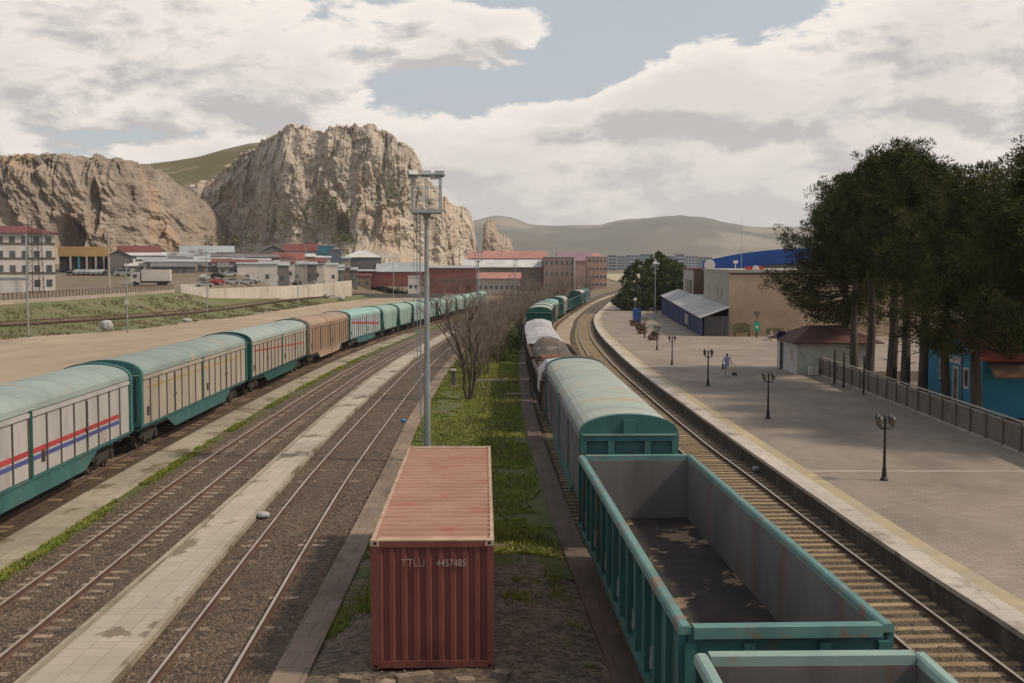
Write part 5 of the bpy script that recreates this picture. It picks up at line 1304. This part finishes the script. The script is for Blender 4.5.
# ------------------------------------------------------------------ far mountains
m_mount = mat('far_mountain', (.17, .155, .13), (.13, .125, .10), .0016, c3=(.27, .235, .185), s3=.0022, t3=(.52, .62), world_co=True, rough=1, spec=0, stretch=(1, .5, 1))
SM = [(-1200, 210), (-600, 200), (0, 205), (300, 215), (440, 232), (480, 221), (495, 218), (512, 221), (528, 227), (545, 229), (575, 229), (600, 228), (625, 223), (650, 221), (680, 219), (705, 221), (725, 226), (750, 231), (780, 233), (805, 234), (860, 236), (920, 230), (1000, 226), (1200, 215), (1700, 205), (2400, 225)]
us = frange(-1200, 2400, 8); vs = []; rows = 46
for u in us:
    for r in range(rows + 1):
        t = r / rows; d = 2300 + 3900 * t; x = (u - 512) / F * d
        Ht = (263 - interp(SM, u)) / F * 5200 + CAMZ
        z = Ht * (ss((d - 2300) / 2900) ** 1.3) if d < 5200 else Ht * (1 - .25 * (d - 5200) / 1000)
        g = noise.fractal(Vector((x / 700, d / 900, 2)), .9, 2.1, 5)
        z += 45 * g * ss((d - 2500) / 900) * (1 - .75 * ss((d - 4400) / 700)) + 10 + (6 * g if d > 4800 else 0)
        vs.append((x, d, z))
k = rows + 1; mb = MB()
mb.add(vs, [(i * k + r, (i + 1) * k + r, (i + 1) * k + r + 1, i * k + r + 1) for i in range(len(us) - 1) for r in range(k - 1)])
mb.build('mountains', m_mount, smooth=True, kind='structure')

# ------------------------------------------------------------------ town
def house(label, u0, u1, vtop, d, depth, wall, roof, kind='flat', rise=1.6, rows=0, cols=0, zb=None, cat='building', name='building', over=.4, win=(1.0, 1.2), rz=0, group=None, bands=None):
    a, b_ = P(u0, vtop, d), P(u1, vtop, d)
    W = b_.x - a.x; g = min(T(a.x, d), T(b_.x, d)) if zb is None else zb
    h = a.z - g
    if kind != 'flat': h -= rise
    rz = rz or (math.atan2(-a.x - W, d) if a.x < 0 else 0)
    root = thing(name, label, cat, (a.x, d, g), rz, group)
    MB().box(0, W, 0, depth, -1.5, h).build('wall', wall, root)
    if kind == 'flat':
        MB().box(-.15, W + .15, -.15, depth + .15, h, h + .3).build('roof', roof, root)
    elif kind == 'gable':   # ridge along x
        MB().prism([(-over, h - .15), (depth / 2, h + rise), (depth + over, h - .15), (depth + over, h), (depth / 2, h + rise + .18), (-over, h)], 'x', -over, W + over).prism([(0, h), (depth / 2, h + rise - .02), (depth, h)], 'x', 0, W).build('roof', roof, root)
    elif kind == 'gabley':
        MB().prism([(-over, h - .12), (W / 2, h + rise), (W + over, h - .12), (W + over, h + .05), (W / 2, h + rise + .18), (-over, h + .05)], 'y', -over, depth + over).build('roof', roof, root)
        MB().prism([(0, h + .001), (W / 2, h + rise - .05), (W, h + .001)], 'y', .01, depth - .01).build('gable', wall, root)
    elif kind == 'hip':
        o = over; q = min(W, depth) / 2
        MB().add([(-o, -o, h), (W + o, -o, h), (W + o, depth + o, h), (-o, depth + o, h), (q * .8, depth / 2, h + rise), (W - q * .8, depth / 2, h + rise)], [(3, 2, 1, 0), (0, 1, 5, 4), (1, 2, 5), (2, 3, 4, 5), (3, 0, 4)]).build('roof', roof, root)
    elif kind == 'shed':
        MB().prism([(-over, h + .02), (depth + over, h + rise), (depth + over, h + rise + .2), (-over, h + .2)], 'x', -over, W + over).build('roof', roof, root)
    if rows:
        wh = min(win[1], h / rows * .6)
        wmesh = None
        for r in range(rows):
            for c in range(cols):
                x = W * (c + .5) / cols; z = h * (r + .5) / rows
                if wmesh is None:
                    o = MB().box(-win[0] / 2, win[0] / 2, -.05, -.004, -wh / 2, wh / 2).build('window', m_glass, root); wmesh = o
                else:
                    o = wmesh.copy(); col.objects.link(o); o.parent = root
                o.location = (x, 0, z)
    if bands:
        for z in bands: MB().box(-.1, W + .1, -.1, -.055, z, z + .5).build('band', m_rib, root)
    return root, W, h
m_yel = mat('yellow_fascia', (.36, .25, .10), (.32, .20, .09), 1); m_grey = mat('grey_shed', (.17, .155, .15), (.13, .12, .115), 1); m_dk = mat('dark_interior', (.035, .03, .03), None, 1)
m_brownwall = mat('brown_town_wall', (.22, .165, .125), (.17, .13, .10), .6); m_palewall = mat('pale_town_wall', (.36, .32, .275), (.30, .265, .23), .5); m_rooftin = mat('tin_roof', (.33, .34, .34), (.26, .27, .27), .5); m_brickred = mat('red_shed', (.25, .075, .06), (.20, .06, .05), .4); m_maroon = mat('maroon_wall', (.14, .04, .045), None, 1)
m_pinkroof = mat('pink_roof', (.38, .19, .155), (.33, .16, .135), .5); m_pinkwall = mat('pink_wall', (.42, .27, .21), (.36, .235, .19), .4); m_turq = mat('turquoise_wall', (.05, .20, .25), (.04, .15, .2), 1); m_whiteroof = mat('white_sheet_roof', (.55, .53, .50), (.45, .43, .41), .8); m_greyblue = mat('blue_grey_block', (.13, .15, .20), None, 1)
# apartment block at the left edge
ap, W, h = house('white four storey apartment block with dark red hipped roof at the left edge', -70, 46, 224, 240, 14, m_white, m_redroof, 'hip', rise=1.6, rows=4, cols=10, win=(1.1, 1.5), name='apartment_block', over=.8)
for z in (3.6, 6.6, 9.6):
    if z < h: MB().box(-.12, W + .12, -.14, -.06, z - .2, z + .15).build('band', m_rib, ap)
house('low white annex standing in front of the apartment block', -10, 24, 279, 222, 5, m_white, m_rooftin, 'flat', name='annex')
r_, W, h = house('garage with a wide yellow fascia and open dark front below the cliff cave', 59, 107, 248, 330, 12, m_dk, m_grey, 'flat', name='garage', zb=7.5)
MB().box(-.3, W + .3, -.5, -.2, h - 2.3, h + .4).build('fascia', m_yel, r_)
for q in (0.2, .36, .52, .7, .86): MB().box(W * q, W * q + .5, -.45, -.1, -1, h - 2.3).build('column', m_turq if q == .36 else m_palewall, r_)
house('grey tin shed attached to the right of the yellow fronted garage', 108, 128, 250, 332, 14, m_grey, m_grey, 'gabley', rise=1.5)
house('maroon roofed long house at the foot of the cliff right of the grey shed', 118, 158, 246, 372, 10, m_grey, m_redroof, 'gable', rise=2.2, rows=1, cols=5)
house('low workshop with white sheet roof and dark openings behind the truck', 125, 164, 253, 345, 8, m_palewall, m_whiteroof, 'shed', rise=.8, rows=1, cols=6, win=(1.4, 1.6))
house('tin roofed brown house standing highest on the slope between the cliffs', 180, 232, 246, 430, 12, m_brownwall, m_rooftin, 'gable', rise=2.2, rows=1, cols=6)
house('dark red walled house below the tin roofed one', 184, 214, 251, 400, 9, m_maroon, m_rooftin, 'shed', rise=.8, rows=1, cols=3)
house('long shed with a bright white sheet roof in front of the maroon house', 176, 224, 256, 365, 10, m_brownwall, m_whiteroof, 'shed', rise=.7, rows=1, cols=8, win=(1.8, 1.2))
house('dark brown shack between the white roofed shed and the grey gabled house', 226, 262, 254, 380, 10, m_brownwall, m_grey, 'gable', rise=1.6, rows=1, cols=4)
house('grey gabled barn at the foot of the big cliff', 262, 284, 245, 420, 16, m_grey, m_rooftin, 'gabley', rise=2)
house('white two storey house with long dark red roof beside the turquoise block', 283, 320, 244, 425, 12, m_white, m_redroof, 'gable', rise=2.4, rows=2, cols=7, win=(.9, 1.0))
house('small house with bright red roof in front of the grey barn', 272, 303, 253, 385, 10, m_palewall, m_brickred, 'gable', rise=2.0, rows=1, cols=4)
house('turquoise painted block below the cliff', 318, 333, 246, 415, 9, m_turq, m_rooftin, 'flat', rows=2, cols=2)
house('blue grey block half hidden beside the turquoise one', 329, 341, 250, 405, 9, m_greyblue, m_greyblue, 'flat')
house('white low workshop in front of the turquoise block', 300, 330, 256, 398, 8, m_white, m_whiteroof, 'shed', rise=.6, rows=1, cols=6)
house('grey wide store with a low white hipped roof before the cliff', 343, 381, 250, 430, 20, m_grey, m_whiteroof, 'hip', rise=2.6, rows=1, cols=6)
house('small pale lean-to left of the wide grey store', 328, 350, 257, 412, 7, m_palewall, m_rooftin, 'shed', rise=.6, rows=1, cols=4)
house('long bright red warehouse with grey tin roof beyond the hopper wagons', 376, 425, 263, 420, 26, m_brickred, m_rooftin, 'gable', rise=3.0, over=.3, zb=1.6)
house('low maroon lean-to at the left end of the red warehouse', 353, 376, 270, 416, 10, m_maroon, m_rooftin, 'shed', rise=.5, zb=1.4)
house('second red warehouse part behind the floodlight mast with rough brick front', 428, 478, 266, 440, 20, mat('brick_red_wall', (.24, .085, .07), (.18, .065, .055), .5), m_rooftin, 'shed', rise=.8, rows=1, cols=7)
lb, W, h = house('very long station hall with pink roof and dark red fascia behind the thicket', 468, 546, 251, 520, 22, m_maroon, m_pinkroof, 'gable', rise=3.2, rows=1, cols=14, win=(2.2, 2.4))
house('long white awning in front of the pink roofed hall', 462, 541, 260, 480, 10, m_brownwall, m_whiteroof, 'shed', rise=3.0, rows=1, cols=18, win=(1.6, 2))
b9, W, h = house('mauve brown block with white corner post at the right end of the long hall', 544, 575, 257, 470, 18, mat('mauve_wall', (.30, .215, .185), (.26, .19, .165), .5), m_whiteroof, 'flat', rows=3, cols=6, win=(.8, 1.5))
MB().box(W - .4, W + .12, -.3, -.06, 0, h).build('corner_post', m_white, b9)
house('block with pinkish purple roof behind the mauve one', 558, 592, 252, 560, 20, m_pinkwall, mat('purple_roof', (.27, .17, .19), None, 1), 'gable', rise=4)
b10, W, h = house('pink apartment block with white trims beyond the mauve block', 588, 607, 257, 520, 14, m_pinkwall, m_whiteroof, 'flat', rows=4, cols=5, win=(.9, 1.1))
house('second pink apartment block with rosy roof, farther right', 590, 602, 252, 580, 12, m_pinkwall, m_pinkroof, 'hip', rise=2, rows=4, cols=4)
house('low orange roofed houses row in front of the long hall', 478, 520, 273, 400, 8, m_palewall, m_pinkroof, 'gable', rise=1.8, rows=1, cols=8)
house('small white hut by the fence beside the red warehouse', 408, 419, 277, 400, 5, m_white, m_whiteroof, 'flat', rows=1, cols=2, name='hut')
# distant flats behind the trees
dist = [(600, 608, 257), (609, 616, 255), (618, 627, 256), (628, 640, 255), (642, 652, 254), (668, 676, 256), (677, 684, 254), (685, 698, 256), (700, 712, 257), (540, 552, 258), (553, 562, 256), (820, 832, 256), (835, 850, 255), (905, 920, 254), (925, 940, 256)]
m_flat1 = mat('flats_grey', (.33, .33, .37), (.29, .29, .33), .1); m_flat2 = mat('flats_teal', (.22, .32, .34), None, .1)
for i, (a, c, v) in enumerate(dist):
    house(('narrow', 'tall', 'wide', 'low')[i % 4] + ' distant block of flats on the plain, number %s from the left beyond the trees' % ordw[i % 14] if False else 'distant pale block of flats on the plain beyond the station and trees', a, c, v, 1150 + 60 * (i % 3), 18, m_flat1 if i % 4 else m_flat2, m_pinkroof if i % 5 == 1 else m_whiteroof, 'flat', rows=5, cols=4, win=(1.8, 1.6), name='block_of_flats', group='distant blocks of flats on the plain')
m_beige = mat('beige_field', (.40, .34, .22), (.34, .29, .19), .01, world_co=True)
sheet('field', lambda y: 60, lambda y: 150, frange(640, 1000, 20), .25, m_beige, 12, T)

# fence, walls, truck, cars
m_fencepost = mat('fence_rust', (.13, .075, .06), (.09, .06, .05), 2)
FL = lambda y: EDG(y) - 18.5
pf = thing('picket_fence', 'long low fence with dark pickets on a pale kerb behind the grass field', 'fence', (0, 0, 0))
rings = [[(FL(y) - .12, y, T(FL(y), y) - .5), (FL(y) + .12, y, T(FL(y), y) - .5), (FL(y) + .12, y, T(FL(y), y) + .55), (FL(y) - .12, y, T(FL(y), y) + .55)] for y in frange(110, 264, 4)]
MB().loft(rings).build('kerb_wall', m_conc, pf)
rings = [[(FL(y) - .03, y, T(FL(y), y) + 1.55), (FL(y) + .03, y, T(FL(y), y) + 1.55), (FL(y) + .03, y, T(FL(y), y) + 1.63), (FL(y) - .03, y, T(FL(y), y) + 1.63)] for y in frange(110, 264, 4)]
MB().loft(rings).build('rail', m_fencepost, pf)
pk = None
for i, y in enumerate(frange(125, 261, 1.4)):
    if pk is None: o = pk = MB().box(-.05, .05, -.05, .05, .5, 1.7).build('picket', m_fencepost, pf)
    else: o = pk.copy(); col.objects.link(o)
    o.location = (FL(y), y, T(FL(y), y)); o.parent = pf
def wall_run(name, label, p0, p1, h0, h1, mt, n=8):
    r = thing(name, label, 'wall', (0, 0, 0))
    for i in range(n):
        a, b_ = Vector(p0).lerp(Vector(p1), i / n), Vector(p0).lerp(Vector(p1), (i + 1) / n)
        hh = h0 + (h1 - h0) * i / n; g0 = T(a.x, a.y); g1 = T(b_.x, b_.y); g = min(g0, g1)
        dx, dy = (b_ - a).x, (b_ - a).y; L = math.hypot(dx, dy)
        o = MB().box(0, L - .06, -.12, .12, -1.5, hh).build('panel', mt, r); o.location = (a.x, a.y, max(g0, g1)); o.rotation_euler = (0, 0, math.atan2(dy, dx))
        o = MB().box(L - .2, L + .08, -.18, .18, -1.5, hh + .12).build('pier', mt, r); o.location = (a.x, a.y, max(g0, g1)); o.rotation_euler = (0, 0, math.atan2(dy, dx))
    return r
m_pconc = mat('pale_concrete_wall', (.50, .45, .375), (.43, .385, .32), .4, world_co=True, c3=(.30, .26, .21), s3=.2, t3=(.58, .75), bump=.3)
def whit(u, d): return ((u - 512) / F * d, d, 0)
wall_run('white_wall', 'low white wall between the picket fence and the beige wall', (-73.2, 265, 0), (-68.5, 270.8, 0), 1.7, 1.7, mat('lime_wall', (.50, .46, .40), None, .5), 2)
wall_run('concrete_wall', 'long beige concrete wall growing taller to the right above the grass', (-68.4, 271, 0), (-50.3, 376, 0), 2.0, 4.9, m_pconc, 12)
tk = thing('box_truck', 'white box truck with dark windscreen parked behind the fence', 'truck', (-90, 283, T(-86, 283)), R(8))
MB().box(2.6, 9.2, 0, 2.5, 1.1, 3.7).build('cargo_box', m_white, tk)
cb = MB().prism([(.0, .7), (.0, 1.9), (.35, 3.0), (.7, 3.15), (2.3, 3.15), (2.3, .7)], 'y', 0, 2.4).build('cab', m_white, tk)
MB().box(-.02, .1, .15, 2.25, 1.75, 2.75).build('windscreen', m_glass, cb); MB().box(.7, 1.6, -.03, -.003, 1.8, 2.6).build('side_window', m_glass, cb); MB().box(-.06, -.003, .2, 2.2, .8, 1.3).build('grille', m_dk, cb)
MB().box(.2, 9.0, .5, 2.0, .6, .95).build('chassis', m_dk, tk)
for x in (1.2, 6.6, 7.8):
    for y in (.0, 2.3): o = MB().tube([(0, -.15, 0), (0, .15, 0)], .5, 14).build('wheel', m_dk, tk); o.location = (x, y + .1, .5)
def car(paint, van=False):
    root = thing('parked_car', 'x', 'car', group='vehicles parked below the cliffs')
    p = [(-2.1, .3), (-2.15, .75), (-1.9, .95), (-1.2, 1.0), (-.7, 1.4), (.9, 1.42), (1.55, 1.0), (2.05, .9), (2.15, .6), (2.1, .3)] if not van else [(-2.3, .35), (-2.35, .9), (-1.9, 1.1), (-1.3, 1.9), (2.3, 1.95), (2.35, .9), (2.3, .35)]
    MB().prism(p, 'y', -.85, .85).build('body', paint, root)
    MB().prism([(-1.1, 1.02), (-.68, 1.34), (.85, 1.36), (1.4, 1.02)] if not van else [(-1.6, 1.2), (-1.25, 1.75), (1.9, 1.8), (1.9, 1.2)], 'y', -.87, .87).build('windows', m_glass, root)
    for x in (-1.3, 1.3):
        for y in (-.8, .8): o = MB().tube([(0, -.1, 0), (0, .1, 0)], .32, 10).build('wheel', m_dk, root); o.location = (x, y, .32)
    return root
rsh = random.Random(31)
for i in range(70):
    u = 128 + (i * 5.1 % 222) + rsh.uniform(-3, 3); d = rsh.choice((330, 342, 352, 362, 374, 388)) + rsh.uniform(-4, 4); w_ = rsh.uniform(5, 13)
    d = max(d, 300 + (u - 205) * .80)
    x = (u - 512) / F * d; zz = T(x, d); hh = rsh.uniform(2.2, 3.6); v = 263 + (CAMZ - zz - hh) * F / d
    wl = rsh.choice(((m_palewall, 'pale'), (m_brownwall, 'brown'), (m_grey, 'grey'), (m_white, 'white'))); rf = rsh.choice(((m_rooftin, 'tin'), (m_rooftin, 'tin'), (m_grey, 'dark'), (m_redroof, 'red'), (m_whiteroof, 'white')))
    house('small %s walled shack with %s roof in the jumble below the cliffs' % (wl[1], rf[1]), u, u + w_ / d * F, v, d, rsh.uniform(4, 8), wl[0], rf[0], rsh.choice(('gable', 'shed', 'shed')), rise=rsh.uniform(.5, 1.1), rows=1, cols=rsh.choice((2, 3)), name='shack', over=.3, group='small shacks below the cliffs')
cp = [mat('car_white', (.38, .37, .36), None, 1, rough=.3), mat('car_silver', (.30, .30, .31), None, 1, rough=.3), mat('car_red', (.30, .04, .04), None, 1, rough=.3), mat('car_dark', (.05, .05, .06), None, 1, rough=.3)]
names = ['white', 'silver grey', 'red', 'dark']
cars = {}
rc = random.Random(12)
def put_car(ci, van, u, d, rz, lb=None):
    if (ci, van) in cars: o = copy_tree(cars[(ci, van)])
    else: o = cars[(ci, van)] = car(cp[ci], van)
    x = (u - 512) / F * d; o.location = (x, d, T(x, d)); o.rotation_euler = (0, 0, rz)
    o['label'] = lb or f'{names[ci]} {"van" if van else "car"} parked among the vehicles above the beige concrete wall'
    o['category'] = 'van' if van else 'car'
put_car(0, True, 124, 318, .1, 'white van parked right of the yellow fronted garage')
put_car(1, False, 168, 335, .0, 'silver grey car parked by the low white roofed workshop')
put_car(1, False, 176, 337, .2, 'second silver car beside the low white roofed workshop')
for i in range(20):
    u = 205 + (i % 10) * 13 + rc.uniform(-2, 2); d = 286 + (u - 205) * .72 + rc.uniform(-3, 3) + (0 if i < 10 else 17)
    put_car(rc.choice((0, 0, 1, 1, 1, 3, 3, 2)) if i % 3 else 0, rc.random() < .25, u, d, rc.choice((0, .3, 1.5, 1.3)))
for i in range(8): put_car(rc.choice((0, 1, 3)), False, 74 + i * 5, 322, 1.4, 'car parked under or beside the yellow fronted garage')
# bare scrub around the town
for i in range(26):
    u = rc.uniform(120, 345); d = rc.uniform(350, 400); x = (u - 512) / F * d
    tree_far('leafless tree among the shacks below the cliffs', x, d, rc.uniform(.6, 1.1), rc.uniform(0, 6), i % 4)
for i in range(10):
    u = 385 + i * 14; d = 405; x = (u - 512) / F * d
    tree_far('leafless tree in front of the red warehouses', x, d, rc.uniform(1.2, 1.6), rc.uniform(0, 6), i % 4)
# rubble and yard items
tag(MB().prism([(0, 0), (14, 0), (14, 1.0), (0, 1.6)], 'x', 0, 26).build('retaining_bank', m_grey), 'grey sloping retaining bank between the beige wall and the red warehouse', 'bank')
bpy.data.objects['retaining_bank'].location = (-47.5, 384, T(-42, 384) - .3)

# ------------------------------------------------------------------ air
hz_ = MB().box(-6500, 6500, -40, 7000, -16, 265).build('haze', m_white, kind='stuff')
hm = bpy.data.materials.new('haze_air'); hm.use_nodes = True; nt = hm.node_tree; nt.nodes.clear()
vo = nt.nodes.new('ShaderNodeVolumePrincipled'); vo.inputs['Color'].default_value = (.93, .93, .95, 1); vo.inputs['Density'].default_value = .00009; vo.inputs['Anisotropy'].default_value = .2
ou = nt.nodes.new('ShaderNodeOutputMaterial'); nt.links.new(vo.outputs[0], ou.inputs['Volume'])
hz_.data.materials.clear(); hz_.data.materials.append(hm); hz_['label'] = 'pale haze in the air towards the mountains'
